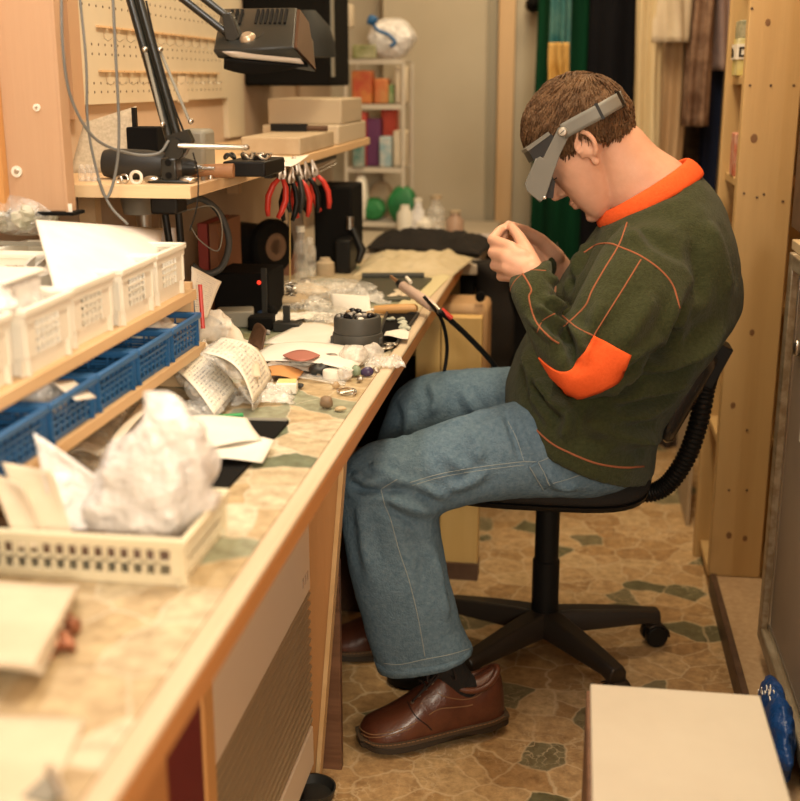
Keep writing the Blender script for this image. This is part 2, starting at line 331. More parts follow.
# right side: raised plinth with dark edge, end panel of the bookcase
struct('trim_platform', MB().bx(.385, .975, .6, 2.853, 0, .05), X['platform'])
struct('baseboard_right', MB().bx(.370, .385, .6, 2.87, 0, .055), X['darktrim'], bevel=.002)
bc = thing('bookcase', 'tall pine bookcase with wide knotty side panel, right of the hanging garments', 'bookcase', (.50, 3.05, .0))
pw = PY(800, 0, 2.86).x
obj('side_panel', MB().bx(.366, .490, 2.855, 2.895, .05, 1.9), X['pine'], bc, bevel=.002)
obj('back_panel', MB().bx(.60, .612, 2.88, 3.10, 0, 1.9), X['brownleather'], bc)  # dark colour stands in for the shade inside the bookcase
obj('far_panel', MB().bx(.353, .60, 3.10, 3.125, 0, 1.9), X['pine'], bc, bevel=.002)
for z in (.05, .40, .73, 1.03, 1.26, 1.52): obj('shelf', MB().bx(.368, .60, 2.896, 3.10, z - .02, z), X['pine'], bc, bevel=.002)
for k, (px, z) in enumerate([((752, 8), 0), ((750, 85), 0), ((771, 85), 0), ((794, 85), 0), ((744, 193), 0), ((757, 197), 0), ((764, 194), 0), ((783, 201), 0), ((747, 430), 0), ((729, 490), 0), ((747, 490), 0)]):
    p = PY(px[0], px[1], 2.853); obj('screw', MB().cyl((p.x, 2.8535, p.z), (p.x, 2.8565, p.z), .003, n=10), X['darktrim'], bc)
for u, v, r in ((754, 138, .008), (729, 535, .007), (745, 538, .006), (752, 332, .006), (768, 22, .006), (733, 405, .006)):
    p = PY(u, v, 2.8545); obj('knot', MB().loft([[Vector((p.x + r * k * math.cos(a), y, p.z + 1.35 * r * k * math.sin(a))) for a in np.linspace(0, 2 * PI, 18, endpoint=False)] for k, y in ((1, 2.8552), (.9, 2.8542), (.2, 2.854))]), M('knot_brown', (.22, .11, .045), .6) if 'knot_brown' not in bpy.data.materials else bpy.data.materials['knot_brown'], bc, label='dark oval knot')
# books / boxes in the bookcase
def pack(name, label, cat, x0, x1, y0, y1, z0, z1, mat, group=None):
    return obj(name, MB().bx(x0, x1, y0, y1, z0, z1), mat, label=label, cat=cat, group=group, bevel=.003)
pk = thing('carton', 'white and yellow carton with bold black lettering, on bookcase shelf by the knotty panel', 'carton', (.44, 3.1, 1.26))
obj('carton_body', MB().bx(.361, .47, 2.97, 3.06, 1.261, 1.345), M('carton_yellow', (.60, .50, .12), .6, c2=(.66, .62, .40), scale=14), pk, bevel=.002)
obj('carton_band', MB().bx(.358, .473, 2.967, 3.063, 1.298, 1.332), X['paper'], pk)
obj('carton_top', MB().bx(.363, .468, 2.972, 3.058, 1.345, 1.385), M('carton_green', (.22, .24, .14), .6, c2=(.5, .45, .3), scale=30), pk, bevel=.002)
fc = bpy.data.curves.new('lettering', 'FONT'); fc.body = 'De'; fc.size = .030; fc.extrude = .0006; fc.offset = .001; tmp = bpy.data.objects.new('tmp', fc); COL.objects.link(tmp); bpy.context.view_layer.update()
for lx, ly, rz in ((.3575, 3.055, -PI / 2), (.362, 2.9665, 0)):
    me = bpy.data.meshes.new_from_object(tmp.evaluated_get(bpy.context.evaluated_depsgraph_get())); fo = obj('lettering', me, X['blackmatte'], pk, local=True, smooth=0)
    fo.location = Vector((lx, ly, 1.304)) - Vector(pk.location); fo.rotation_euler = (PI / 2, 0, rz)
bpy.data.objects.remove(tmp)
pack('book', 'dark book standing behind the carton on the upper bookcase shelf', 'book', .40, .56, 3.07, 3.095, 1.261, 1.45, X['darkgrey'])
pack('packet', 'orange and white packet on the middle bookcase shelf', 'packet', .366, .48, 2.95, 3.02, 1.03, 1.13, M('packet_orange', (.50, .12, .05), .6, c2=(.6, .45, .35), scale=22))
pack('packet', 'tan paper packet lying deep on the middle bookcase shelf', 'packet', .40, .52, 3.02, 3.09, 1.03, 1.09, X['card'])
pack('jar', 'white tub on the lowest bookcase shelf behind the chair', 'tub', .40, .46, 2.93, 3.0, .40, .48, X['white'])
# wooden upper cabinet and metal cabinet on the right
uc = thing('wall_cupboard', 'orange pine cupboard standing on top of the grey metal cabinet', 'cupboard', (.6, 1.9, .95))
obj('body', MB().bx(.462, .97, 1.0, 2.62, .952, 1.75), X['orangewood'], uc, bevel=.003)
obj('front_strip', MB().bx(.454, .462, 2.50, 2.62, .952, 1.75), X['darktrim'], uc)
mc = thing('metal_cabinet', 'brown-grey metal cabinet with framed door along the right edge', 'cabinet', (.6, 1.9, .05))
mw = M('cabinet_lacquer', (.30, .23, .17), .5, c2=(.26, .20, .15), scale=4, metal=.1)
mf = M('worn_aluminium', (.52, .45, .34), .45, .7, c2=(.34, .27, .18), scale=40, stretch=(1, .2, 1), lo=.4, hi=.6)
obj('body', MB().bx(.455, .96, .85, 2.45, .10, .925), M('cabinet_side', (.40, .27, .14), .6), mc)
for y in (.9, 2.36): obj('foot', MB().bx(.50, .92, y, y + .05, .051, .10), X['darktrim'], mc)
obj('top', MB().bx(.43, .96, .85, 2.46, .925, .945), M('tan_top', (.50, .38, .22), .6), mc, bevel=.002)
df = obj('door_frame', MB().bx(.42, .455, 2.385, 2.42, .10, .925).bx(.42, .455, .85, 2.385, .10, .135).bx(.42, .455, .85, 2.385, .895, .925), mf, mc, bevel=.003)
obj('inner_bead', MB().bx(.434, .445, 2.372, 2.385, .135, .895).bx(.434, .445, .85, 2.385, .135, .147), X['steel'], df, bevel=.002)
obj('door_panel', MB().bx(.438, .455, .85, 2.385, .135, .895), mw, mc)
hp = PX(797, 348, .432); obj('knob', MB().ell(hp, (.008, .010, .016)), X['steel'], mc)
wp = PX(800, 425, .436); obj('paper_label', MB().bx(.4365, .4382, wp.y - .05, wp.y, wp.z - .03, wp.z + .025), X['paper'], mc)
# the white-topped box at the bottom right
wb = thing('stool_box', 'low box with plain white top and dark sides at the bottom right', 'box', (.16, 1.26, 0))
obj('top', MB().bx(.045, .271, 1.05, 1.50, .442, .45), M('white_laminate', (.54, .485, .385), .55, c2=(.50, .44, .345), scale=5, spec=.3), wb, bevel=.0015)
obj('body', MB().bx(.040, .267, 1.054, 1.496, .02, .442), X['darkwood'], wb, bevel=.002)
for sx in (.052, .240):
    for yy in (1.06, 1.465): obj('leg', MB().bx(sx, sx + .024, yy, yy + .024, 0, .02), X['black'], wb)
# blue bag crumpled on the plinth
bb = MB().ell((.394, 2.00, .118), (.026, .115, .074), 44, 30)
def wr_(p):
    q = p * 16; a = abs(noise.noise(q)) + .5 * abs(noise.noise(q * 2.3 + Vector((4, 1, 2)))); return p + (p - Vector((.394, 2.0, .11))).normalized() * (a - .3) * .03
bb.v = [wr_(p) for p in bb.v]; bb.v = [Vector((p.x, p.y, max(p.z, .0515))) for p in bb.v]
bgo = obj('plastic_bag', bb, X['blue'], label='crumpled blue plastic bag with white print, on the plinth under the metal cabinet', cat='bag', smooth=50)
pb = MB(); bvb = bvh_of(bb.mesh('t'))
for k in range(16):
    u, v = 770 + rng.normal() * 6, 692 + rng.normal() * 5; p, n = hit(bvb, u, v); q = Matrix.Rotation(rng.uniform(0, 3), 3, 'X')
    pb.box(p + n * .0012, (.0016, rng.uniform(.006, .013), .004), q)
obj('white_print', pb, X['paper'], bgo)
# ================= hanging garments at the back right =================
def garment(name, label, px0, px1, ytop, ybot, Y, mat, folds=5, amp=.02, sway=0, cat='garment', thick=.035, taper=1.):
    a = PY(px0, 100, Y).x; b = PY(px1, 100, Y).x; zt = PY(600, ytop, Y).z; zb = PY(600, ybot, Y).z; ph = rng.uniform(0, 6); n = 40; rings = []
    for i in range(22):
        t = i / 21; z = zt + (zb - zt) * t; w = (b - a) / 2 * (1 + (taper - 1) * t); cx = (a + b) / 2 + sway * t; ring = []
        for k in range(n):
            q = 2 * PI * k / n; f = amp * math.sin(folds * q + ph + 1.5 * math.sin(3 * t + ph)) * (.4 + .6 * t)
            ring.append((cx + w * math.cos(q) * (1 + f / .1), Y + (thick + f) * math.sin(q), z))
        rings.append(ring)
    return obj(name, MB().loft(rings), mat, label=label, cat=cat, group='garments hanging at the back', smooth=180)
def cloth(n, c, c2=None, sc=6, **k): return M(n, c, .9, c2=c2, scale=sc, spec=.15, bump=.25, bscale=30, **k)
rail = obj('clothes_rail', MB().cyl((-.12, 4.05, 1.72), (.60, 4.05, 1.72), .012), X['steel'], label='steel clothes rail above the hanging garments', cat='rail')
scf = garment('scarf', 'narrow scarf, teal above and golden yellow below, leftmost of the hanging clothes', 547, 567, -90, 72, 4.0, cloth('teal_cloth', (.03, .13, .14), (.10, .22, .20), 14), 5)
sas = garment('sash', 'golden yellow sash end under the teal scarf beside the man’s forehead', 547, 567, 42, 100, 3.93, cloth('gold_cloth', (.45, .25, .06), (.62, .40, .14), 14), 5, thick=.03)
sas.parent = scf; sas.location = sas.location - scf.location; sas.name = 'yellow_end'
for k_ in ('category', 'group'): del sas[k_]
sas['label'] = 'golden yellow lower end'
garment('green_coat', 'dark green coat hanging behind the man’s head and hands', 538, 600, -90, 350, 4.12, cloth('green_cloth', (.002, .020, .009), (.005, .060, .024), 4, stretch=(4, 1, .3)), 6)
garment('black_coat', 'long black coat hanging just behind the man’s head', 588, 634, -90, 470, 4.02, cloth('black_cloth', (.006, .006, .008)), 4)
garment('cream_shirt', 'cream cotton shirt with a long sleeve, nearest the back of his head', 630, 654, -90, 160, 3.88, cloth('cream_cloth', (.60, .47, .27), (.72, .60, .38), 8, stretch=(3, 1, .3)), 5, sway=.02)
garment('cream_sleeve', 'cream folded garment with a short turned-up hem, right of the cream shirt', 650, 684, -90, 42, 3.86, cloth('ivory_cloth', (.62, .52, .38), (.74, .64, .48), 8), 4)
garment('olive_trousers', 'dull olive trousers hanging between the cream garments', 652, 668, 20, 240, 4.1, cloth('olive_cloth', (.17, .14, .08)), 4)
garment('tan_jacket', 'tan jacket with a narrow sleeve, right of the olive trousers', 664, 692, -90, 185, 3.98, cloth('tan_cloth', (.50, .33, .18), (.60, .42, .25), 8, stretch=(3, 1, .3)), 5, sway=-.03)
garment('brown_patterned_dress', 'mottled brown patterned garment hanging near the bookcase', 684, 708, -90, 125, 3.9, cloth('brown_print', (.16, .09, .06), (.36, .24, .17), 16), 5)
garment('black_skirt', 'black and brown dappled garment below the mottled brown one', 676, 706, 112, 480, 4.14, cloth('dapple', (.02, .015, .015), (.10, .07, .05), 18), 5)
garment('mauve_blouse', 'pale mauve blouse next to the bookcase', 702, 726, -90, 70, 3.98, cloth('mauve_cloth', (.36, .27, .27), (.45, .35, .33), 6), 4)
garment('navy_trousers', 'navy blue trousers hanging below the pale mauve blouse', 702, 722, 66, 400, 4.06, cloth('navy_cloth', (.012, .018, .045)), 4)
garment('brown_robe', 'brown tweed robe behind the other clothes', 600, 700, -90, 420, 4.35, cloth('tweed', (.05, .04, .03)), 7)
# floor clutter behind chair
for px, py, Y, r, m, lb in ((700, 352, 3.6, (.045, .05, .05), X['filmmilk'], 'white crumpled carrier bag hung behind the chair back, higher one'), (714, 412, 3.2, (.03, .04, .05), X['tissue'], 'small white bundle beside the knotty pine panel'),):
    b = MB().ell(PY(px, py, Y), r, 24, 16); b.v = [p + Vector(noise.noise_vector(p * 26)) * .022 for p in b.v]; obj('carrier_bag', b, m, label=lb, cat='bag', smooth=180)
bx_ = MB(); p0 = PZ(702, 500, 0)
obj('cardboard_sheet', MB().bx(.352, .362, 3.33, 3.75, 0, .40), X['card'], label='upright cardboard sheet on the floor beyond the bookcase', cat='cardboard')
# ================= workbench =================
BZ = .76
wb_ = thing('workbench', 'long wooden workbench with crazy-paving lino top along the left wall', 'workbench', (-.6, 1.8, 0))
obj('worktop', MB().bx(-.945, -.330, .3, 3.32, .725, BZ), X['benchlino'], wb_)
obj('edge_strip', MB().bx(-.330, -.306, .3, 3.32, .752, BZ + .0012), wood('pale_edge', (.58, .44, .29), (.70, .56, .40), 1, .45, 20), wb_, label='pale worn wooden edge strip', bevel=.004)
obj('front_rail', MB().bx(-.330, -.3065, .3, 3.32, .727, .752), X['redwood'], wb_, bevel=.002)
obj('inner_rail', MB().bx(-.37, -.335, .3, 3.30, .708, .725), X['darkgrey'], wb_)
# tapered board leg at the knee, near post, far leg
obj('tapered_leg', MB().prism([(-.345, 1.90, .70), (-.62, 1.90, .70), (-.62, 1.90, 0), (-.436, 1.90, 0), (-.374, 1.90, .64)], (0, .024, 0)), wood('knotty_board', (.44, .21, .075), (.53, .27, .10), 2, .5, 9, knots=7), wb_, bevel=.002)
obj('leg_lipping', MB().prism([(-.374, 1.897, .70), (-.366, 1.897, .70), (-.428, 1.897, 0), (-.436, 1.897, 0)], (0, .029, 0)), X['pineY'], wb_)
obj('post', MB().bx(-.42, -.402, 1.187, 1.225, 0, .72), X['orangewood'], wb_, bevel=.003)
lw = wood('yellow_pine', (.58, .36, .11), (.68, .46, .18), 2, .5, 9)
obj('far_leg', MB().bx(-.315, -.215, 2.86, 2.90, 0, .69), lw, wb_, bevel=.003)
obj('far_leg_brace', MB().bx(-.38, -.318, 2.87, 2.90, .16, .72), lw, wb_, bevel=.003)
obj('leg_shoe', MB().bx(-.36, -.214, 2.85, 2.91, 0, .045), X['darktrim'], wb_)
obj('far_leg', MB().bx(-.90, -.84, 2.86, 2.90, 0, .69), lw, wb_, bevel=.003)
obj('back_leg', MB().bx(-.90, -.84, .5, .55, 0, .69), lw, wb_, bevel=.003)
# maroon cupboard side, dark board, gas heater
obj('maroon_board', MB().bx(-.425, -.405, .94, 1.183, .0, .70), X['maroon'], label='dark red board standing under the near end of the workbench', cat='board')
obj('orange_cupboard', MB().bx(-.80, -.352, .45, .93, .0, .70), X['redwood'], label='orange wooden cupboard under the near end of the workbench', cat='cupboard', bevel=.003)
obj('dark_board', MB().bx(-.80, -.394, 1.94, 1.958, 0, .42), X['darkwood'], label='upright walnut-grained board on the floor behind the tapered bench leg', cat='board', bevel=.001)
ht = thing('gas_heater', 'cabinet heater with plain cream top and brown ribbed front, under the workbench', 'heater', (-.6, 1.55, 0))
hc = M('heater_enamel', (.74, .60, .45), .45); hb = M('heater_grille', (.36, .26, .15), .45, metal=.15)
obj('body', MB().bx(-.80, -.45, 1.235, 1.87, .05, .70), M('heater_side', (.45, .33, .2), .6), ht, bevel=.006)
obj('top_panel', MB().bx(-.452, -.43, 1.235, 1.868, .397, .70), hc, ht, bevel=.003)
g = MB(); nn = 15
for k in range(nn):
    z0 = .135 + (.395 - .135) * k / nn; dz = (.395 - .135) / nn
    g.prism([(-.452, 1.237, z0), (-.444, 1.237, z0), (-.430, 1.237, z0 + dz * .55), (-.430, 1.237, z0 + dz * .8), (-.444, 1.237, z0 + dz * .98), (-.452, 1.237, z0 + dz * .98)], (0, .63, 0))
obj('grille', g, hb, ht)
obj('bottom_rail', MB().bx(-.452, -.43, 1.235, 1.868, .055, .133), hc, ht, bevel=.003)
lp = PX(309, 572, -.4295)
lg = MB()
for k in range(3): lg.box((-.4293, lp.y - .015 - .016 * k, lp.z + .0), (.001, .010, .016)); lg.box((-.4293, lp.y - .015 - .016 * k, lp.z - .002), (.0012, .003, .010))
obj('badge', lg, M('badge_grey', (.48, .36, .26), .5), ht)
for y in (1.27, 1.80): obj('castor', MB().cyl((-.47, y, .026), (-.44, y, .026), .026), X['black'], ht)
for y in (1.27, 1.80): obj('castor', MB().cyl((-.78, y, .026), (-.75, y, .026), .026), X['black'], ht)
obj('pan', MB().lathe([(.03, 0), (.07, .0), (.08, .03), (.076, .03), (.066, .004), (.002, .003)], (-.455, 1.86, 0)) if 0 else MB().lathe([(.02, 0), (.038, .0), (.044, .02), (.041, .02), (.036, .004), (.002, .003)], (PZ(312, 796, 0).x, PZ(312, 796, 0).y, 0)), X['darkgrey'], label='small dark round pan on the floor by the heater front', cat='pan')
# shadowy things under the bench, seen between bench edge and knees
for k, (x, y, w, d, h, m, nm, lb) in enumerate([(-.75, 2.3, .35, .3, .45, X['blackmatte'], 'storage_crate', 'black storage crate on the floor deep under the workbench'),
        (-.62, 2.72, .3, .2, .36, X['brownleather'], 'toolbox', 'brown box under the workbench behind his far knee'), (-.5, 3.15, .3, .2, .5, X['blackmatte'], 'cabinet_base', 'black box under the far end of the workbench')]):
    obj(nm, MB().bx(x - w / 2, x + w / 2, y - d / 2, y + d / 2, 0, h), m, label=lb, cat='box', bevel=.006)
# pale box, black coat and bits beyond the bench end (right of the edge)
p = PY(470, 318, 3.15)
bxs = thing('pale_crate', 'pale tan wooden box with a dark hole, standing past the bench edge below the cloth', 'box', (p.x, 3.15, 0))
obj('box_body', MB().bx(p.x - .085, p.x + .052, 3.08, 3.25, .42, p.z + .05), M('tan_crate', (.50, .31, .15), .6), bxs, bevel=.02)
q = PY(480, 297, 3.07); obj('hole', MB().cyl((q.x, 3.074, q.z), (q.x, 3.09, q.z), .013), X['blackmatte'], bxs)
obj('stand', MB().bx(p.x - .08, p.x - .02, 3.10, 3.23, 0, .42), X['blackmatte'], bxs)
obj('black_bag', (lambda b: (b, setattr(b, 'v', [v + Vector(noise.noise_vector(v * 9)) * .03 for v in b.v]))[0])(MB().ell((PY(530, 345, 3.45).x, 3.50, .47), (.10, .12, .31), 28, 20)), X['blackmatte'], label='big black cloth bag hanging from the back table corner, behind his hands', cat='bag', smooth=180)
obj('cloth_bundle', (lambda b: (b, setattr(b, 'v', [v + Vector(noise.noise_vector(v * 30)) * .012 for v in b.v]))[0])(MB().ell((PY(487, 375, 2.88).x, 2.88, .49), (.048, .04, .05), 24, 14)), M('pink_cloth', (.50, .30, .20), .9), label='small pinkish cloth bundle hung beside the yellow bench leg, just above his far thigh', cat='cloth', smooth=180)
# ================= two-tier bin rack =================
rk = thing('bin_rack', 'two-tier wooden rack on the workbench holding white and blue bins', 'rack', (-.75, 1.3, BZ))
obj('shelf', MB().bx(-.93, -.60, .62, 1.835, .908, .925), X['ply'], rk, label='upper board', bevel=.0015)
obj('shelf', MB().bx(-.93, -.588, .62, 1.835, .822, .838), X['ply'], rk, label='lower board', bevel=.0015)
obj('end_panel', MB().bx(-.93, -.61, 1.835, 1.848, BZ, .935), X['ply'], rk, bevel=.001)
for y in (.66, 1.31): obj('support', MB().bx(-.93, -.66, y, y + .016, BZ + .001, .822), X['ply'], rk); obj('support', MB().bx(-.93, -.86, y, y + .016, .838, .908), X['ply'], rk)
def lattice_bin(w, d, h, mat, ncol, nrow, t=.0025, flare=.004, b0=.16, b1=.86, ncd=None, th=.0017, mg=.016, hm=0.):
    """w along Y, d along X; front at x=0, goes to -d"""
    b = MB(); b.bx(-d + flare, -flare, -w / 2 + flare, w / 2 - flare, 0, .003)
    def wall(p0, p1, out, ncol=ncol):
        p0 = Vector(p0); p1 = Vector(p1); ax = (p1 - p0); Lh = ax.length; ax /= Lh; o = Vector(out)
        R = Matrix((ax, o, Vector((0, 0, 1)))).transposed()
        def bar(u0, u1, z0, z1):
            zc = (z0 + z1) / 2; b.box(p0 + ax * (u0 + u1) / 2 + Vector((0, 0, zc)) + o * flare * (zc / h - 1), (u1 - u0, t, z1 - z0), R)
        bar(0, Lh, 0, h * b0); bar(0, Lh, h * b1, h)
        m = min(.25 * Lh, mg); bar(0, m, h * b0, h * b1); bar(Lh - m, Lh, h * b0, h * b1)
        cw = (Lh - 2 * m) / ncol
        for k in range(1, ncol): bar(m + k * cw - th, m + k * cw + th, h * b0, h * b1)
        rh = h * (b1 - b0) / nrow
        for k in range(1, nrow): z = h * b0 + k * rh; bar(m, Lh - m, z - .0015, z + .0015)
    wall((0, -w / 2, 0), (0, w / 2, 0), (1, 0, 0)); wall((-d, -w / 2, 0), (-d, w / 2, 0), (-1, 0, 0))
    wall((-d, -w / 2, 0), (0, -w / 2, 0), (0, -1, 0), ncd or ncol); wall((-d, w / 2, 0), (0, w / 2, 0), (0, 1, 0), ncd or ncol)
    rim = MB(); r = .0036
    rim.bx(-r, r, -w / 2 - r, w / 2 + r, h - .006, h + .003); rim.bx(-d - r, -d + r, -w / 2 - r, w / 2 + r, h - .006, h + .003)
    rim.bx(-d, 0, -w / 2 - r, -w / 2 + r, h - .006, h + .003); rim.bx(-d, 0, w / 2 - r, w / 2 + r, h - .006, h + .003)
    return b, rim
def bin_thing(name, label, mat, w, d, h, nc, nr, loc, group, **k):
    t = thing(name, label, 'bin', loc, group); b, r = lattice_bin(w, d, h, mat, nc, nr, **k)
    obj('basket_body', b, mat, t, local=True, smooth=0); obj('rim', r, mat, t, local=True, bevel=.002); return t
ys = [1.735, 1.587, 1.440, 1.293, 1.146, .999, .852]
wl = ['white plastic bin at the far end of the upper row', 'white bin second from the far end of the upper row', 'white bin with cream front, third from the far end of the upper row',
      'white bin fourth from the far end, standing beside the tall white sheet', 'white bin fifth from the far end of the upper row, with milky box in it', 'white bin at the left edge of the photo in the upper row', 'white bin nearest the viewer, cut off by the photo edge']
w0 = bin_thing('white_bin', wl[0], X['binwhite'], .128, .26, .076, 5, 4, (-.606, ys[0], .9255), 'white bins on the upper rack board', b0=.28, b1=.80, mg=.034, flare=.009)
for y, l in zip(ys[1:], wl[1:]): copy_tree(w0, None, (-.606 + rng.uniform(-.004, .004), y, .9255), rng.uniform(-.03, .03), l)
yb = [1.745, 1.602, 1.459, 1.316, 1.173, 1.03]
bl = ['blue plastic bin at the far end of the lower row, holding crumpled paper', 'blue bin second from the far end of the lower row', 'blue bin third from the far end of the lower row',
      'blue bin with a white ticket hanging over its rim', 'blue bin at the left edge of the lower row, open and nearly empty', 'blue bin nearest the viewer on the lower board']
b0 = bin_thing('blue_bin', bl[0], X['binblue'], .130, .22, .050, 7, 4, (-.590, yb[0], .8385), 'blue bins on the lower rack board', b0=.14, b1=.86, mg=.010, th=.0012, flare=.007)
for y, l in zip(yb[1:], bl[1:]): copy_tree(b0, None, (-.590, y, .8385), None, l)
def lump(c, r, amp, fr, n=28, m=18, R=None):
    b = MB().ell(c, r, n, m, R); c = Vector(c); b.v = [p + Vector(noise.noise_vector(p * fr)) * amp + Vector(noise.noise_vector(p * fr * 2.6)) * amp * .4 for p in b.v]; return b
for y, r, m, nm, lb in ((1.745, (.05, .045, .03), X['tissue'], 'crumpled_paper', 'crumpled cream paper in the far blue bin'), (1.325, (.05, .035, .03), X['filmmilk'], 'small_bag', 'small grey clear bag in the blue bin with the ticket')):
    obj(nm, lump((-.66, y, .8385 + .038), r, .014, 38), m, label=lb, cat='bag' if 'bag' in nm else 'paper', smooth=180)
tk = MB().sheet(lambda u, v: Vector((-.586 + .004 - .03 * v, 1.305 + .06 * u, .874 + .022 * v - .012 * (u - .5))), 6, 6)
obj('ticket', tk, X['paper'], solid=.001, label='small white ticket hanging over a blue bin rim', cat='ticket')
# things piled in the white bins
def bag(c, sx, sy, sz, R=None, crease=.35, n=30, m=22):
    """a flat filled bag: pillow shape with crumpled skin"""
    b = MB(); R = R or Matrix.Identity(3); c = Vector(c); rings = []
    for i in range(m + 1):
        v = -1 + 2 * i / m; e = max(.05, (1 - abs(v) ** 3) ** .5); ring = []
        for k in range(n):
            a = 2 * PI * k / n; ca, sa = math.cos(a), math.sin(a)
            px = math.copysign(abs(ca) ** .55, ca) * (1 - .12 * abs(v) ** 4); pz = sa * e * (1 - .55 * abs(ca) ** 2)
            ring.append(Vector((px * sx / 2, v * sy / 2, pz * sz / 2)))
        rings.append(ring)
    b.loft(rings); s = min(sx, sy) * .12 * crease
    b.v = [p + Vector(noise.noise_vector(p * 22 + c * 7)) * s + Vector(noise.noise_vector(p * 60 + c * 3)) * s * .5 for p in b.v]
    b.v = [c + R @ p for p in b.v]; return b
def Rz(a, x=0, y=0): return Matrix.Rotation(math.radians(a), 3, 'Z') @ Matrix.Rotation(math.radians(x), 3, 'X') @ Matrix.Rotation(math.radians(y), 3, 'Y')
q4 = [PX(36, 223, -.76), PX(163, 231, -.70), PX(157, 266, -.612), PX(58, 305, -.612)]
sh = MB().sheet(lambda u, v: (q4[0] * (1 - u) + q4[1] * u) * (1 - v) + (q4[3] * (1 - u) + q4[2] * u) * v + Vector((0, 0, .004 + .006 * math.sin(3 * u) * math.sin(PI * v))), 16, 10)
obj('white_sheet', sh, X['paper'], solid=.003, label='large blank white card leaning across the white bins', cat='card')
sc_, sd_ = PX(150, 228, -.72), PX(176, 233, -.68)
obj('grey_card', MB().sheet(lambda u, v: Vector((sc_.x + (sd_.x - sc_.x) * u, sc_.y + (sd_.y - sc_.y) * u, sc_.z - .09 * (1 - v))), 4, 4), M('grey_card', (.55, .52, .5), .7), solid=.002, label='grey card peeping out behind the blank white card', cat='card')
for k, (x, y, z, s, r, m, lb) in enumerate([(-.72, 1.58, .965, (.10, .12, .06), 10, X['filmmilk'], 'milky bag of tissue in the bin second from the far end'), (-.70, 1.295, 1.0, (.16, .11, .05), -8, X['film'], 'wrinkled clear bag lying across the rim of the fourth white bin'), (-.72, 1.735, .96, (.10, .11, .05), -10, X['tissue'], 'white tissue parcel in the far white bin'),
        (-.74, 1.27, 1.03, (.15, .13, .05), 12, X['film'], 'clear wrinkled bag on top of the middle white bins'),
        (-.72, 1.29, .965, (.12, .12, .06), 0, X['tissue'], 'white paper bundle inside the fourth white bin'), (-.68, 1.20, 1.01, (.12, .13, .06), -20, X['filmmilk'], 'milky bag over the fifth white bin'), (-.76, .97, .99, (.2, .15, .07), 15, X['filmmilk'], 'white bag over the bins at the photo edge')]):
    obj('parcel_bag', bag((x, y, z), *s, R=Rz(r)), m, label=lb, cat='bag', group='bags in the white bins', smooth=180)
for k, (y, r) in enumerate(((1.60, 4), (1.44, -5), (1.16, 6), (1.0, -3))):
    pb = MB()
    for j in range(5): pb.box((-.70 - .02 * j, y + .004 * j, .968), (.002, .11, .07), Rz(r + 3 * j, 0, 12))
    obj('paper_bundle', pb, X['paper'], label=['white slips standing in the bin second from the far end', 'white slips standing in the third white bin', 'white slips standing in the fifth white bin', 'white slips in the bin at the left edge of the upper row'][k], cat='paper', group='slips filed in the white bins')
mp = PX(42, 267, -.635)
mbx = thing('milky_box', 'milky plastic box standing in the white bins at the left photo edge', 'box', (-.69, mp.y - .05, .93))
obj('box_body', MB().bx(-.74, -.635, mp.y - .10, mp.y, .93, mp.z - .006), X['filmmilk'], mbx, bevel=.008)
obj('lid', MB().bx(-.743, -.632, mp.y - .103, mp.y + .003, mp.z - .006, mp.z), X['white'], mbx, bevel=.003)
# bag of greenish crystals behind
ce = PX(24, 212, -.86)
gb = thing('crystal_bag', 'clear bag of grey-green crystals behind the white bins', 'bag', (ce.x, ce.y, ce.z - .04))
obj('film', bag(ce, .11, .14, .07, Rz(20)), X['film'], gb, smooth=180)
for k in range(14):
    c = ce + Vector((rng.uniform(-.035, .035), rng.uniform(-.05, .05), rng.uniform(-.022, .012)))
    obj('crystal', lump(c, (.018, .02, .016), .008, 60, 10, 7), M('crystal_stone', (.35, .36, .26), .4, c2=(.55, .52, .42), scale=40) if k == 0 else bpy.data.materials['crystal_stone'], gb, smooth=0)
bs = thing('bag_shelf', 'grey tray carrying the crystal bag behind the white bins', 'tray', (-.85, 1.65, .99))
obj('tray', MB().bx(-.945, -.79, ce.y - .07, 1.715, ce.z - .043, ce.z - .036), X['grey'], bs, bevel=.002)
for y in (ce.y - .05, 1.70): obj('tray_leg', MB().bx(-.944, -.93, y - .01, y + .01, .926, ce.z - .043), X['grey'], bs)
# ================= big upright board, upper shelf, pegboard =================
ub = thing('upright_board', 'broad plywood end board with washers, rising behind the white bins', 'board', (-.85, 1.745, 1.08))
obj('board', MB().bx(-.949, -.770, 1.74, 1.765, 1.056, 1.95), X['panelwood'], ub, bevel=.002)
e0 = PY(0, 180, 1.735); obj('batten', MB().bx(-.949, e0.x + .012, 1.722, 1.74, 1.056, 1.95), X['orangewood'], ub, bevel=.002)
obj('base_strip', MB().bx(-.949, -.755, 1.73, 1.775, 1.051, 1.056), X['blackmatte'], ub)
obj('edge_lipping', MB().bx(-.770, -.766, 1.738, 1.768, 1.056, 1.95), X['panelwood'], ub)
for u, v, r in ((17, 171, .0085), (37, 107, .0055)):
    p = PY(u, v, 1.74); w_ = obj('washer', MB().cyl((p.x, 1.7375, p.z), (p.x, 1.74, p.z), r), X['white'], ub); obj('screw_head', MB().lathe([(.0001, .0022), (r * .35, .002), (r * .5, 0)], (p.x, 1.7375, p.z), 14, Matrix.Rotation(PI / 2, 3, 'X')), X['steel'], w_)
p = PY(69, 209, 1.739); obj('tape', MB().bx(p.x - .005, p.x + .005, 1.7385, 1.74, p.z - .009, p.z + .009), X['paper'], ub)
us = thing('wall_shelf', 'long plywood wall shelf above the workbench carrying the lamp base', 'shelf', (-.77, 2.6, 1.078))
obj('board', MB().bx(-.948, -.60, 1.83, 3.50, 1.070, 1.0895), X['ply'], us, bevel=.0015)
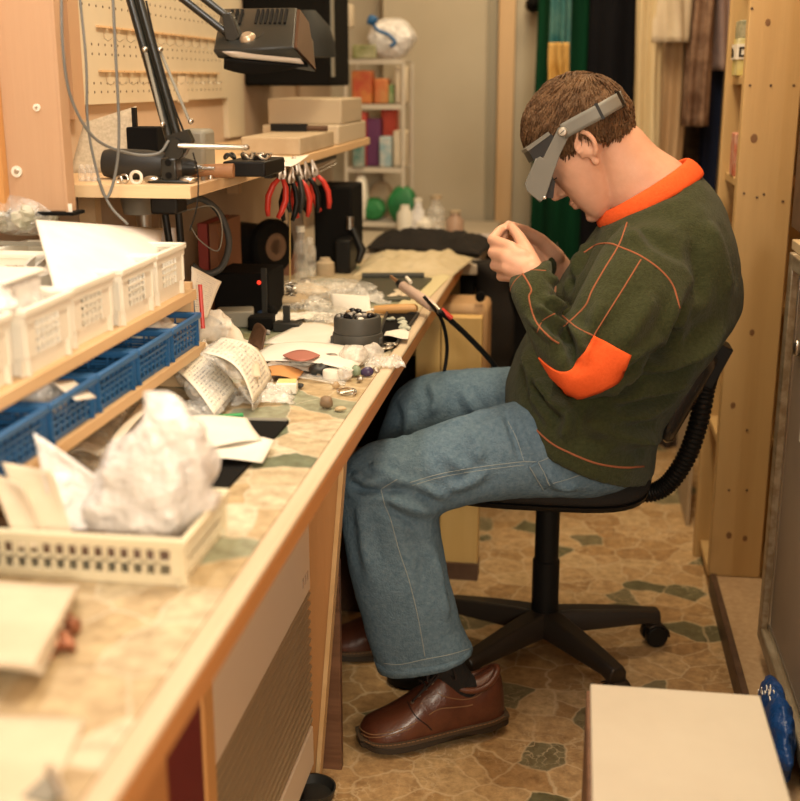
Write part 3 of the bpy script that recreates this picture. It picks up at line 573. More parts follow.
obj('near_edge', MB().bx(-.948, -.60, 1.826, 1.83, 1.070, 1.089), X['plyX'], us)
obj('support', MB().bx(-.948, -.915, 2.2, 2.23, .95, 1.070).bx(-.948, -.70, 2.2, 2.23, 1.05, 1.070), X['ply'], us)
obj('support', MB().bx(-.948, -.915, 3.2, 3.23, .95, 1.070).bx(-.948, -.70, 3.2, 3.23, 1.05, 1.070), X['ply'], us)
pg = thing('pegboard', 'cream pegboard with rows of holes and wooden peg rails on the left wall', 'pegboard', (-.94, 2.6, 1.2))
ym, zm = (2.215, 3.20), (1.205, 1.70)
pm = M('pegboard_paint', (.66, .58, .43), .7, c2=(.60, .52, .38), scale=3)
obj('board', MB().bx(-.949, -.935, *ym, *zm), pm, pg)
ho = MB()
for z in (1.228, 1.245, 1.30, 1.318, 1.39, 1.41, 1.43, 1.46):
    for y in np.arange(2.25, 3.16, .034): ho.cyl((-.936, y, z), (-.9343, y, z), .0025, n=8)
o = obj('holes', ho, M('hole_brown', (.10, .07, .045), .9), pg); o['kind'] = 'stuff'
for z in (1.352, 1.268):
    for k, y in enumerate(np.arange(2.31, 3.1, .062)):
        rl = obj('peg_rail', MB().bx(-.935, -.928, y, y + .055, z - .002, z + .002), X['ply'], pg)
        obj('wire_hook', MB().tube([(-.931, y + .028, z - .003), (-.930, y + .028, z - .022), (-.922, y + .028, z - .027), (-.914, y + .028, z - .022)], .0012, 6), X['steel'], rl)
obj('frame_edge', MB().bx(-.95, -.928, 2.165, 2.215, 1.18, 1.75), X['panelwood'], pg)
obj('tag_card', MB().bx(-.934, -.931, 2.78, 2.85, 1.20, 1.26), X['papercream'], pg)
struct('trim_3', MB().bx(-.95, -.935, 3.2, 3.36, 1.10, 1.9), X['pegtrim'] if 'pegtrim' in X else pm)
# black speaker / monitor body on wall behind the lamp head
p0, p1 = PX(292, 88, -.90), PX(352, 88, -.70)
mon = thing('black_cabinet', 'black boxy monitor hung on the left wall behind the lamp head', 'monitor', (-.82, 3.5, 1.24))
obj('body', MB().bx(-.949, -.70, 3.42, 3.72, 1.235, 1.70), X['blackmatte'], mon, bevel=.008)
obj('side_strip', MB().bx(-.70, -.695, 3.44, 3.47, 1.26, 1.70), X['grey'], mon)
q = PY(305, 10, 3.0)
obj('lamp_hood', MB().loft([[Vector((q.x, 3.0, q.z)) + Vector((x * s, y * s, -.11 + .11 * i / 3)) for x, y in [(math.cos(a) * .075, math.sin(a) * .075) for a in np.linspace(0, 2 * PI, 24, endpoint=False)]] for i, s in enumerate((1., .95, .8, .35))]), M('grey_green', (.010, .011, .009), .7), mon, smooth=40)
# ================= articulated bench lamp =================
lm = thing('bench_lamp', 'black articulated bench lamp clamped at the near corner of the wall shelf', 'lamp', (-.64, 1.85, 1.1))
LB = X['lampblack']
B = Vector(PZ(170, 180, 1.0905)); B.y = 1.875; B.x = PY(170, 180, 1.875).x; Yl = 1.885
obj('clamp', MB().box((B.x, Yl, 1.1105), (.026, .03, .038)).bx(B.x - .035, B.x + .035, Yl - .02, Yl + .03, 1.090, 1.0955), LB, lm, bevel=.003)
for dz in (.012, -.008): obj('clamp_screw', MB().cyl((B.x, Yl - .016, 1.1105 + dz), (B.x, Yl - .0145, 1.1105 + dz), .0055), X['blackmatte'], lm)
for k in (-1, 1): obj('wing_nut', MB().ell((B.x + k * .03, Yl - .012, 1.0955), (.014, .008, .006)), X['steel'], lm)
el = PY(117, -62, 1.95); jb = PY(176, 148, Yl)
obj('post', MB().cyl((B.x + .003, Yl, 1.1275), jb, .007), LB, lm)
obj('joint', MB().cyl(jb + Vector((0, -.014, 0)), jb + Vector((0, .014, 0)), .017).prism([jb + Vector(q) for q in ((-.014, -.008, .02), (.012, -.008, -.014), (.03, -.008, .012), (.022, -.008, .03))], (0, .016, 0)), LB, lm)
dv = (el - jb).normalized(); nv = Vector((dv.z, 0, -dv.x))
obj('lower_arm', MB().tube([jb + nv * -.006, el + nv * -.006], .0075, 12).tube([jb + nv * .009, el + nv * .009], .0065, 12), LB, lm)
def spring(a, b, r, turns, n=8):
    a = Vector(a); b = Vector(b); d = (b - a); up = d.orthogonal().normalized(); w = d.normalized().cross(up); m = turns * 8
    return MB().tube([a + d * (i / m) + (up * math.cos(2 * PI * i / 8) + w * math.sin(2 * PI * i / 8)) * r for i in range(m + 1)], .0009, 5)
s0 = jb + dv * .01 + nv * -.012; s1 = jb + dv * .135 + nv * -.014
obj('spring', MB().tube([PY(163, 122, Yl), PY(145, 50, Yl + .01)], .0028, 8), X['grey'], lm)
obj('spring', MB().tube([PY(190, 122, Yl - .005), PY(160, 50, Yl)], .0025, 8), X['grey'], lm)
for u, v in ((163, 124), (145, 49), (191, 121), (160, 49)): obj('spring_pin', MB().ell(PY(u, v, Yl - .006), (.0045, .006, .0045)), X['steel'], lm)
hj = PY(238, 34, 1.90)
obj('elbow', MB().cyl(el + Vector((0, -.015, 0)), el + Vector((0, .02, 0)), .02), LB, lm)
nv2 = Vector((.5, 0, .8))
obj('upper_arm', MB().tube([el + nv2 * .010, hj + nv2 * .010 + Vector((-.012, 0, .012))], .0062, 10).tube([el - nv2 * .012, hj - nv2 * .010], .0062, 10), LB, lm)
obj('tilt_bracket', MB().prism([hj + Vector(q) for q in ((-.022, -.012, .03), (-.008, -.012, .034), (.006, -.012, -.004), (-.004, -.012, -.013), (-.018, -.012, -.008))], (0, .022, 0)), LB, lm, bevel=.002)
# head: boxy shade tilted; top face towards the viewer
hd0 = PY(222, 48, 1.88); hd1 = PY(292, 50, 1.88)
def HQ(u, v, Y): return PY(u, v, Y)
T = [HQ(214, 50, 1.87), HQ(293, 47, 1.85), HQ(296, 8, 1.99), HQ(222, 9, 1.99)]
Bm = [HQ(219, 57, 1.875), HQ(315, 71, 1.90), HQ(313, 42, 2.03), HQ(240, 40, 2.04)]
def lid(Q, d): return [q + Vector((0, 0, d)) for q in Q]
hs = MB().loft([T, [t * .35 + b * .65 for t, b in zip(T, Bm)], Bm], cap=False)
hs.add(T, [(3, 2, 1, 0)])
sh_ = obj('lamp_shade', hs, LB, lm, solid=.003, smooth=30, bevel=.0015)
cen = sum(T, Vector()) / 4
def TP(a, b, up=.0): return (T[0] * (1 - a) + T[1] * a) * (1 - b) + (T[3] * (1 - a) + T[2] * a) * b + tn * up
tn = (T[1] - T[0]).cross(T[3] - T[0]).normalized()
vt = MB()
for a in list(np.linspace(.13, .27, 3)) + list(np.linspace(.48, .86, 7)): vt.prism([TP(a, .56, .0015), TP(a + .03, .56, .0015), TP(a + .045, .92, .0015), TP(a + .015, .92, .0015)], tn * .004)
obj('vent_slots', vt, X['blackmatte'], sh_)
kb = TP(.42, .22, .002); RR = tn.to_track_quat('Z', 'Y').to_matrix()
obj('swivel_plate', MB().lathe([(.001, .003), (.018, .003), (.0185, -.001), (.001, -.002)], TP(.47, .30, .001), 24, RR), LB, sh_)
obj('swivel_knob', MB().lathe([(.0005, .009), (.008, .0085), (.0125, .004), (.013, 0)], kb, 20, RR), M('brass_worn', (.55, .45, .33), .35, .8), sh_)
obj('end_cap', MB().loft([[HQ(294, 47, 1.852), HQ(297, 9, 1.985), HQ(306, 22, 1.995), HQ(314, 69, 1.90)], [HQ(297, 47, 1.852), HQ(300, 9, 1.985), HQ(309, 22, 1.995), HQ(316, 69, 1.90)]]), M('shade_end_reflection', (.05, .022, .012), .3, coat=.3), lm)  # reddish brown of a reflection put into the cap's colour
tp = MB().sheet(lambda u, v: HQ(222 + 72 * u + 10 * v, 51 + .5 * u * v * 10 + (6 + 3 * u) * v - 1.5 * u, 1.866 + .01 * v), 8, 3)
obj('diffuser', tp, M('diffuser_white', (.62, .56, .5), .5), lm, solid=.001)
lo = MB().sheet(lambda u, v: HQ(224 + 84 * u, 58 + 8 * u + (14 - 3 * u) * v * math.sin(PI * min(1, .25 + .8 * u)), 1.874 + .02 * v), 10, 4)
obj('lower_baffle', lo, X['blackmatte'], lm, solid=.002)
# cables
def cable(name, label, pts, r, mat, n=40, cat='cable'): return obj(name, MB().tube(SP(pts, n), r, 8), mat, label=label, cat=cat, smooth=180)
gc = M('grey_cable', (.16, .16, .15), .5)
cable('cable', 'grey cable hanging in a long loop in front of the pegboard', [PY(61, -20, 1.72), PY(63, 50, 1.72), PY(72, 100, 1.74), PY(95, 138, 1.78), PY(130, 153, 1.84), PY(158, 153, 1.86), PY(169, 140, 1.87)], .0024, gc)
cable('cable', 'grey cable hanging straight down to the shelf edge, right one', [PY(112, -20, 1.78), PY(116, 60, 1.79), PY(119, 130, 1.80), PY(116, 170, 1.805), PY(107, 197, 1.80), PY(98, 178, 1.79)], .0024, gc)
cable('cable', 'thin grey cable hanging past the shelf edge down to the white card', [PY(78, -20, 1.77), PY(86, 60, 1.78), PY(88, 125, 1.79), PY(98, 175, 1.80), PY(110, 205, 1.80), PY(128, 224, 1.80)], .0022, gc)
cable('cable', 'thin black cable from the silver rod down over the shelf front', [PY(193, 152, 1.82), PY(198, 175, 1.815), PY(197, 205, 1.80), PY(190, 230, 1.80)], .0013, X['black'])
cable('cable', 'dark cable running along the lamp arm', [PY(146, 0, 1.87), PY(155, 40, 1.875), PY(172, 100, 1.875), PY(184, 132, 1.88)], .0018, X['black'])
# ---- things on the wall shelf ----
SZ = 1.0895
def on(px, py, Y=None, z=SZ): return PZ(px, py, z)
fm = thing('flex_shaft_motor', 'dark grey tapered motor body lying on the near end of the wall shelf', 'tool', (-.70, 1.93, SZ))
a0, a1 = Vector((PY(103, 170, 1.95).x, 1.95, SZ + .026)), Vector((PY(196, 172, 1.95).x, 1.95, SZ + .02))
ax = (a1 - a0); prof = [(0, .010), (.03, .022), (.12, .0255), (.5, .0255), (.72, .021), (.86, .017), (1, .011)]
obj('housing', MB().tube([a0 + ax * t for t, _ in prof], [r for _, r in prof], 24), X['darkgrey'], fm, smooth=50)
obj('ring_band', MB().tube([a0 + ax * .69, a0 + ax * .71], .0232, 24), X['black'], fm)
obj('chuck', MB().cyl(a1, a1 + ax * .08, .006).cyl(a1 + ax * .08, a1 + ax * .2, .003), X['steel'], fm)
for k, (u, v, r) in enumerate(((137, 178, .0095), (125, 179, .007), (120, 180, .0055))):
    p = PY(u, v, 1.86); z = SZ + r + .0005
    obj('steel_ring', MB().tube([Vector((p.x, 1.855, z)) + Vector((math.cos(a) * r, .003 * math.sin(a * .5), math.sin(a) * r)) for a in np.linspace(0, 2 * PI, 28, endpoint=False)], .0026 if k == 0 else .0015, 8, closed=True), X['white'] if k == 0 else X['steel'],
        label=['white ring standing on the shelf in front of the grey motor', 'silver ring beside the white ring on the shelf', 'smallest silver ring on the shelf edge'][k], cat='ring')
mt_ = MB().sheet(lambda u, v: Vector((PY(78, 160, 2.1).x + .09 * u + .012 * v, 2.06 + .10 * u * .3 + .05 * v, SZ + .115 * v * (1 - .25 * (1 - u)))), 8, 8)
obj('mesh_card', mt_, M('woven_card', (.45, .38, .28), .9, c2=(.58, .5, .38), scale=160), solid=.003, label='woven tan card leaning against the wall at the shelf end', cat='card')
bb_ = thing('black_stand', 'black upright box stand on the wall shelf behind the lamp arm', 'stand', (PY(147, 150, 2.05).x, 2.05, SZ))
x0 = PY(130, 130, 2.05).x; x1 = PY(161, 130, 2.05).x
obj('body', MB().bx(x0, x1, 2.03, 2.09, SZ, SZ + .082), X['blackmatte'], bb_, bevel=.002)
xs = PY(134, 120, 2.04).x; obj('stem', MB().bx(xs - .004, xs + .003, 2.04, 2.05, SZ + .082, SZ + .115), X['black'], bb_)
gx = PY(193, 130, 2.15).x; obj('grey_box', MB().bx(gx - .02, gx + .03, 2.12, 2.19, SZ, SZ + .075), X['grey'], label='grey rounded plastic box behind the lamp joint', cat='box', bevel=.008)
r0, r1 = PY(178, 145, 1.86), PY(246, 147, 1.90)
rd = thing('silver_rod', 'slim silver tool handle lying across the black tray near the lamp', 'tool', r0)
obj('handle', MB().tube([r0, r0 + (r1 - r0) * .08, r0 + (r1 - r0) * .5, r1], [.0035, .0042, .0048, .0036], 12), X['steel'], rd)
obj('tip', MB().ell(r1, (.006, .005, .005)), X['brushed'], rd)
bl_ = PY(205, 165, 1.98); obj('leather_roll', MB().tube([(bl_.x - .045, 1.97, SZ + .013), (bl_.x + .05, 1.98, SZ + .013)], [.010, .0125], 16), M('tan_leather', (.30, .13, .05), .6, c2=(.40, .20, .09), scale=20), label='tan leather roll on the wall shelf below the silver rod', cat='roll')
tr = thing('black_tray', 'black square tray of small metal parts on the wall shelf', 'tray', (PY(248, 158, 2.1).x, 2.1, SZ))
tx0, tx1 = PY(229, 160, 2.06).x, PY(271, 160, 2.06).x
obj('tray', MB().bx(tx0, tx1, 2.02, 2.16, SZ, SZ + .026), X['black'], tr, bevel=.003)
for k in range(9):
    p = Vector((rng.uniform(tx0 - .01, tx1 - .015), rng.uniform(2.04, 2.14), SZ + .031)); r = rng.uniform(.006, .012)
    obj('metal_part', MB().tube([p + Vector((math.cos(a) * r, math.sin(a) * r, .004 * math.sin(2 * a + k))) for a in np.linspace(0, 2 * PI, 18, endpoint=False)], .0028, 7, closed=True), [X['brushed'], X['steel'], X['darkgrey']][k % 3], label='small metal part lying in the black tray', cat='metal part', group='metal parts in the black tray')
for k in range(6): obj('steel_nut', MB().lathe([(.002, 0), (.006, 0), (.006, .006), (.002, .006)], (PZ(208 + 6 * k, 180 - 1.6 * k, SZ).x - .006, PZ(208 + 6 * k, 180 - 1.6 * k, SZ).y, SZ), 6 + 6 * (k % 2)), X['steel'], label='small steel nut lying along the wall shelf front', cat='nut', group='nuts along the shelf front')
for k in range(3): obj('glass_vial', MB().lathe([(.001, 0), (.007, 0), (.007, .018), (.004, .022), (.004, .027)], (PY(82 + 6 * k, 170, 1.9).x, 1.90, SZ), 14), X['film'], label='tiny glass vial at the near end of the wall shelf', cat='vial', group='vials at the shelf end')
ps = MB().sheet(lambda u, v: Vector((PY(250, 145, 2.3).x + .09 * u - .03 * v, 2.26 + .30 * v, SZ + .004 + .003 * math.sin(u * 4 + v * 3))), 10, 10)
obj('paper_sheet', ps, X['paper'], solid=.001, label='loose white paper lying on the wall shelf behind the black tray', cat='paper')
for nm, lb, px0, px1, Y0, Y1, z0, z1, m in (('white_box', 'low cream box lying on the wall shelf, wide and flat', 240, 328, 2.62, 3.0, SZ, SZ + .04, X['card']), ('cream_block', 'cream box at the far end of the wall shelf, top one', 268, 345, 3.1, 3.4, SZ + .05, SZ + .115, M('dull_cream', (.48, .39, .27), .8)),
      ('cream_box', 'long cream box under the top box at the far end of the wall shelf', 262, 372, 3.06, 3.46, SZ, SZ + .05, M('dull_ivory', (.55, .46, .33), .8))):
    xa, xb = PY(px0, 120, Y0).x, PY(px1, 120, Y0).x; xb = min(xb, -.605)
    obj(nm, MB().bx(max(xa, -.945), xb, Y0, Y1, z0, z1), m, label=lb, cat='box', bevel=.004)
xa = PY(262, 115, 2.9).x; kn = thing('knife', 'dark-bladed knife with brown handle on the low cream box', 'knife', (xa, 2.92, SZ + .04))
ka, kb_ = PY(270, 113, 2.9), PY(306, 113, 2.9)
obj('blade', MB().prism([(ka.x, 2.9, SZ + .0405), (kb_.x, 2.9, SZ + .0405), (kb_.x, 2.92, SZ + .0405), (ka.x, 2.925, SZ + .0405)], (0, 0, .018)), X['black'], kn)
obj('handle', MB().tube([(kb_.x, 2.91, SZ + .048), (kb_.x + .05, 2.91, SZ + .048)], .007, 12), X['brownleather'], kn)
# ---- below the shelf ----
dr = thing('drill_head', 'grey cast drill head under the near end of the wall shelf', 'tool', (PY(140, 205, 2.1).x, 2.1, 1.0))
x = PY(140, 205, 2.1).x
obj('body', MB().lathe([(.001, 0), (.03, 0), (.034, .02), (.034, .055), (.02, .062), (.001, .062)], (x, 2.1, 1.015)), X['grey'], dr)
obj('chuck', MB().lathe([(.001, -.05), (.012, -.05), (.014, 0), (.001, 0)], (x + .006, 2.1, 1.015)), X['steel'], dr)
obj('column', MB().cyl((x + .03, 2.14, BZ), (x + .03, 2.14, 1.070), .010), X['steel'], dr)
obj('knob', MB().tube([(x - .03, 2.09, 1.05), (x - .055, 2.09, 1.048)], [.003, .006], 10), X['black'], dr)
x = PY(172, 202, 1.93).x
cl = thing('shelf_clamp', 'black clamp body hanging under the wall shelf below the lamp', 'clamp', (x, 1.93, 1.0))
obj('jaw', MB().bx(x - .028, x + .02, 1.90, 1.95, 1.036, 1.070), X['black'], cl, bevel=.004)
obj('stem', MB().cyl((x - .012, 1.925, 1.042), (x - .006, 1.925, .985), .006), X['black'], cl)
obj('stem', MB().cyl((x + .012, 1.925, 1.042), (x + .014, 1.925, .985), .006), X['black'], cl)
cc = PY(203, 243, 2.25)
cable('hose', 'thick black hose hanging in a loop under the wall shelf', [PY(183, 203, 2.2), PY(200, 198, 2.22), PY(219, 212, 2.25), PY(229, 240, 2.26), PY(222, 266, 2.26), PY(206, 273, 2.25), PY(192, 265, 2.24)], [.0065] * 40, M('hose_rubber', (.05, .05, .048), .6), cat='hose')
cable('wire', 'thin pale wire hanging in a loop inside the black hose loop', [PY(186, 210, 2.2), PY(212, 206, 2.2), PY(222, 225, 2.2), PY(218, 250, 2.2), PY(200, 240, 2.2), PY(190, 225, 2.2)], .0013, X['grey'], cat='wire')
for x_, w, m, nm, lb in ((PY(206, 258, 2.5).x, .022, M('brick_red', (.22, .03, .02), .7), 'red_file', 'dark red upright folder on the bench under the wall shelf'), (PY(217, 258, 2.5).x, .020, M('terracotta', (.22, .09, .04), .7), 'orange_file', 'orange-brown upright folder beside the dark red one')):
    obj(nm, MB().bx(x_ - w / 2, x_ + w / 2, 2.48, 2.66, BZ, PY(210, 222, 2.5).z), m, label=lb, cat='folder', bevel=.002)
# ================= clutter on the bench =================
T0 = BZ + .0005
def quad(px, zs, curl=0., n=12, m=12, wav=0.):
    c = [PZ(u, v, z) for (u, v), z in zip(px, zs)]; ph = rng.uniform(0, 6)
    return MB().sheet(lambda u, v: (c[0] * (1 - u) + c[1] * u) * (1 - v) + (c[3] * (1 - u) + c[2] * u) * v + Vector((0, 0, curl * 4 * u * (1 - u) + wav * math.sin(5 * u + 4 * v + ph))), n, m)
def paper(name, label, px, zs, mat, curl=0., cat='paper', wav=.002, th=.0012, group=None):
    return obj(name, quad(px, zs, curl, wav=wav), mat, solid=th, label=label, cat=cat, group=group, smooth=60)
# near basket with its contents
bk = thing('cream_basket', 'shallow cream lattice basket in the foreground on the workbench', 'basket', (-.370, 1.130, T0))
b, r = lattice_bin(.150, .40, .050, X['cream'], 14, 2, .003, .008, .2, .80, 27, .0022)
obj('basket_body', b, X['cream'], bk, local=True, smooth=0); obj('rim', r, X['cream'], bk, local=True, bevel=.002)
def leaning(name, label, pts, mat, th=.002, cat='paper', wav=.004, group=None):
    """sheet through four room points (bottom-left, bottom-right, top-right, top-left)"""
    c = [Vector(p) for p in pts]; ph = rng.uniform(0, 6); nn = (c[1] - c[0]).cross(c[3] - c[0]).normalized()
    return obj(name, MB().sheet(lambda u, v: (c[0] * (1 - u) + c[1] * u) * (1 - v) + (c[3] * (1 - u) + c[2] * u) * v + nn * wav * math.sin(3.2 * u + 2.5 * v + ph), 12, 12), mat, solid=th, label=label, cat=cat, group=group, smooth=60)
for k, (a, b_, c, d, Y, m, lb) in enumerate([((62, 545), (128, 540), (100, 478), (32, 432), 1.115, X['filmmilk'], 'clear sleeve of papers leaning in the basket, nearest the big bag'), ((40, 548), (75, 545), (50, 470), (2, 462), 1.10, X['papercream'], 'folded cream paper leaning in the basket, middle of three'),
        ((20, 548), (50, 548), (24, 486), (-12, 470), 1.085, X['papercream'], 'folded cream paper at the left photo edge in the basket'), ((66, 540), (150, 540), (140, 486), (60, 472), 1.125, X['card'], 'grey-tan paper behind the clear sleeve in the basket')]):
    leaning('folded_paper' if k else 'paper_sleeve', lb, [PY(*a, Y - .012), PY(*b_, Y - .008), PY(*c, Y + .02), PY(*d, Y + .02)], m, th=.004, wav=.005)
# big milky bag full of white sheets, standing in the basket
pts = []
Yb = 1.165
def bagshape(px, ys, Y, th, seed, name, label, mat, cat='bag', group=None, amp=.010):
    """upright bag: left/right outline pixels per level, bottom to top, rounded thickness"""
    rings = []; n = 32
    L = smoothpl(px, 20)
    for i, (ul, ur, v) in enumerate(L):
        t = i / 19; a = PY(ul, v, Y); b = PY(ur, v, Y); c = (a + b) / 2; h = (b - a) / 2; tt = th * (1 - t ** 2.2 * .85) * (.55 + .45 * min(1, t * 5))
        rings.append([c + h * math.copysign(abs(math.cos(q)) ** .8, math.cos(q)) + Vector((0, tt * math.sin(q), 0)) for q in np.linspace(0, 2 * PI, n, endpoint=False)])
    b = MB().loft(rings); C0 = sum(b.v, Vector()) / len(b.v)
    def cr(p):
        ax = Vector((C0.x, C0.y, p.z)); q = Vector((p.x * 26 + seed, p.y * 26, p.z * 13)); e = abs(noise.noise(q)) + .6 * abs(noise.noise(q * 2.1)) - .32
        return p + (p - ax) * e * .55 + Vector(noise.noise_vector(p * 18 + Vector((seed, 0, 0)))) * amp * .5
    b.v = [cr(p) for p in b.v]
    return obj(name, b, mat, label=label, cat=cat, group=group, smooth=60)
bagshape([(100, 185, 560), (92, 204, 520), (90, 213, 485), (102, 212, 455), (125, 200, 430), (144, 186, 408), (146, 172, 390)], 0, 1.14, .042, 3, 'carrier_bag', 'big milky plastic bag with a gathered neck standing in the cream basket', X['filmmilk'], amp=.017)
leaning('white_sheets', 'wad of white sheets inside the big milky bag', [PY(112, 548, 1.14), PY(176, 548, 1.14), PY(186, 480, 1.145), PY(118, 462, 1.145)], X['paper'], th=.016)
leaning('cream_slip', 'cream slip leaning at the right end of the basket', [PY(176, 552, 1.10), PY(188, 552, 1.14), PY(212, 500, 1.17), PY(202, 492, 1.16)], X['papercream'], th=.003)
obj('dark_filler', bag((-.56, 1.115, BZ + .022), .36, .085, .03), X['brownleather'], label='flat dark filler added in the bottom of the cream basket to darken its holes', cat='pouch', smooth=180)  # flat filler added so the lattice holes look shaded inside
# foreground papers
for k in range(3):
    paper('card_stack', ['cream card lying on top of the little heap at the near left of the bench', 'second cream card of the heap at the near left', 'lowest cream card of the heap at the near left'][k],
          [(-60 + 3 * k, 660 - 2 * k), (34 + 4 * k, 668 + 3 * k), (76 + 2 * k, 588 - k), (-20, 582)], [BZ + .030 - .009 * k] * 4, X['papercream'], 0, wav=.001, th=.003)
for k in range(7): p = PZ(rng.uniform(42, 74), rng.uniform(604, 668), BZ); obj('copper_scrap', lump(p + Vector((0, 0, .007)), (.009, .008, .007), .004, 80, 10, 7), M('copper_scrap', (.45, .16, .08), .4, .6, c2=(.18, .10, .06), scale=40) if k == 0 else bpy.data.materials['copper_scrap'], label='coppery scrap beside the heap of cream cards', cat='scrap', group='coppery scraps at the near left')
obj('card_heap_box', MB().bx(PZ(-40, 640, BZ).x, PZ(30, 640, BZ).x, .88, 1.0, T0, BZ + .010), X['darkgrey'], label='flat dark box under the heap of cream cards', cat='box', bevel=.002)
paper('note_sheet', 'blank cream sheet at the bottom left corner of the bench', [(-60, 810), (40, 815), (86, 722), (-40, 716)], [T0 + .002] * 4, X['papercream'], .004)
p = PZ(50, 792, BZ); tl = thing('grey_tool', 'grey metal tool at the bottom left, half under the blank sheet', 'tool', (p.x, p.y, T0))
obj('blade', MB().prism([PZ(18, 806, T0), PZ(52, 806, T0), PZ(62, 790, T0), (PZ(50, 778, T0))], (0, 0, .006)), X['grey'], tl, bevel=.001); obj('rod', MB().tube([PZ(50, 770, T0 + .005), PZ(64, 800, T0 + .005)], .004), X['steel'], tl)
# black folder with paper and green pen
fld = thing('black_folder', 'flat black folder lying open on the workbench under a cream sheet', 'folder', PZ(245, 455, T0))
obj('cover', MB().prism([PZ(205, 494, T0), PZ(224, 494, T0), PZ(289, 423, T0), PZ(286, 420, T0), PZ(180, 418, T0)], (0, 0, .004)), X['blackmatte'], fld, bevel=.001)
obj('rim', MB().tube([PZ(180, 417.5, T0 + .004), PZ(287, 420, T0 + .004)], .0035, 8), X['grey'], fld)
paper('cream_sheet', 'cream sheet with a torn corner on the black folder', [(150, 462), (262, 461), (274, 441), (172, 425)], [BZ + .010, BZ + .010, BZ + .012, BZ + .014], X['paper'], .004)
paper('cream_sheet', 'second cream sheet, peaked, lying over the torn one', [(168, 458), (262, 441), (247, 417), (176, 420)], [BZ + .016, BZ + .014, BZ + .022, BZ + .022], X['paper'], .006)
gp0, gp1 = PZ(207, 418, BZ + .010), PZ(243, 415, BZ + .010)
pen = thing('pen', 'green and grey pen lying along the top of the black folder', 'pen', gp0)
obj('barrel', MB().tube([gp0, gp1], .0042, 10), X['green'], pen); obj('tip', MB().tube([PZ(186, 420, BZ + .010), gp0], [.0012, .0036], 10), X['grey'], pen)
# two zip bags with printed invoices
def invoice_bag(name, label, bl_, br, tr_, tl_, zs, curl, mat):
    t = thing(name, label, 'bag', PZ(*bl_, zs[0])); c = [PZ(*q, z) for q, z in zip((bl_, br, tr_, tl_), zs)]
    nn = (c[1] - c[0]).cross(c[3] - c[0]).normalized()
    if nn.z < 0: nn = -nn
    f = lambda u, v, o: (c[0] * (1 - u) + c[1] * u) * (1 - v) + (c[3] * (1 - u) + c[2] * u) * v + nn * (o + curl * math.sin(PI * v))
    obj('invoice', MB().sheet(lambda u, v: f(u, v, 0), 14, 14), mat, t, solid=.0008, smooth=60)
    g = MB(); rings = []
    for v in np.linspace(-.06, 1.03, 16):
        ring = []
        for k in range(24):
            q = 2 * PI * k / 24; u = .5 + .56 * math.cos(q); th = .016 * max(.15, (1 - abs(2 * v - 1) ** 3)); p = f(u, v, -th * .75 + th * math.sin(q)) 
            ring.append(p + Vector(noise.noise_vector(p * 45)) * .004)
        rings.append(ring)
    g.loft(rings); obj('bag_film', g, X['film'], t, smooth=180)
    b = MB()
    for k in range(1): b = bag(f(.45, .4, -.014), .05, .06, .018, Rz(20, 10))
    obj('contents', b, X['papercream'], t, smooth=180); return t
invoice_bag('invoice_bag', 'zip bag holding a printed invoice, left one, leaning beside the bin rack end', (214, 414), (236, 388), (204, 340), (172, 366), (BZ + .012, BZ + .02, BZ + .075, BZ + .055), .006, X['invoice'])
invoice_bag('invoice_bag', 'zip bag with a printed invoice curling over, right one, nearer the bench edge', (253, 403), (272, 377), (222, 337), (203, 352), (BZ + .018, BZ + .018, BZ + .085, BZ + .085), .022, X['invoice'])
# pens in front of the rack end, note card, tissue
pr0, pr1 = PY(203, 328, 1.86), PY(200, 284, 1.87)
obj('red_pencil', MB().tube([pr0, pr1], .0036, 8), X['red'], label='red pencil standing upright at the far end of the bin rack', cat='pencil')
pg0, pg1 = PY(195, 332, 1.86), PY(191, 285, 1.865)
obj('blue_grey_pencil', MB().tube([pg0, pg1], .0036, 8), M('slate_plastic', (.10, .16, .22), .5), label='slate-blue pencil standing beside the red pencil', cat='pencil')
leaning('note_card', 'lined white card standing slanted behind the red pencil', [PY(190, 318, 1.93), PY(206, 318, 1.96), PY(223, 281, 2.0), PY(190, 266, 1.95)], X['list'], th=.001)
cu = thing('pencil_cup', 'low grey cup hidden behind the invoice bag, holding the pencils', 'cup', (pr0.x, 1.88, BZ))
obj('cup', MB().lathe([(.001, 0), (.020, 0), (.022, .06), (.019, .06), (.018, .004), (.001, .004)], (pr0.x - .004, 1.875, T0)), X['grey'], cu)
tc_ = PZ(216, 345, BZ + .02); obj('tissue', lump(PY(214, 332, 2.02), (.042, .035, .04), .022, 30, 36, 24), X['tissue'], label='crumpled white tissue between the bin rack and the invoice bags', cat='tissue', smooth=180)
# clear bag strips behind the basket
bs2 = thing('sleeve_bundle', 'bundle of clear plastic sleeves with a white strip, behind the cream basket', 'bag', PZ(110, 440, T0))
obj('sleeve', quad([(50, 470), (98, 470), (150, 405), (98, 398)], [BZ + .006, BZ + .006, BZ + .012, BZ + .012], .014, wav=.004), X['film'], bs2, solid=.002)
obj('sleeve', quad([(62, 462), (104, 455), (128, 412), (92, 410)], [BZ + .022] * 4, .010, wav=.004), X['filmlight'], bs2, solid=.002)
obj('white_strip', quad([(110, 440), (116, 444), (148, 408), (140, 404)], [BZ + .036] * 4, .002), X['paper'], bs2, solid=.002)
paper('brown_sheet', 'brown paper lying under the clear sleeves beside the rack', [(40, 472), (80, 478), (140, 395), (100, 395)], [T0 + .001] * 4, X['card'], .001)
paper('white_slip', 'white slip on the bench between milky bag and black folder', [(140, 450), (190, 452), (196, 418), (150, 414)], [T0 + .004] * 4, X['paper'], .003)
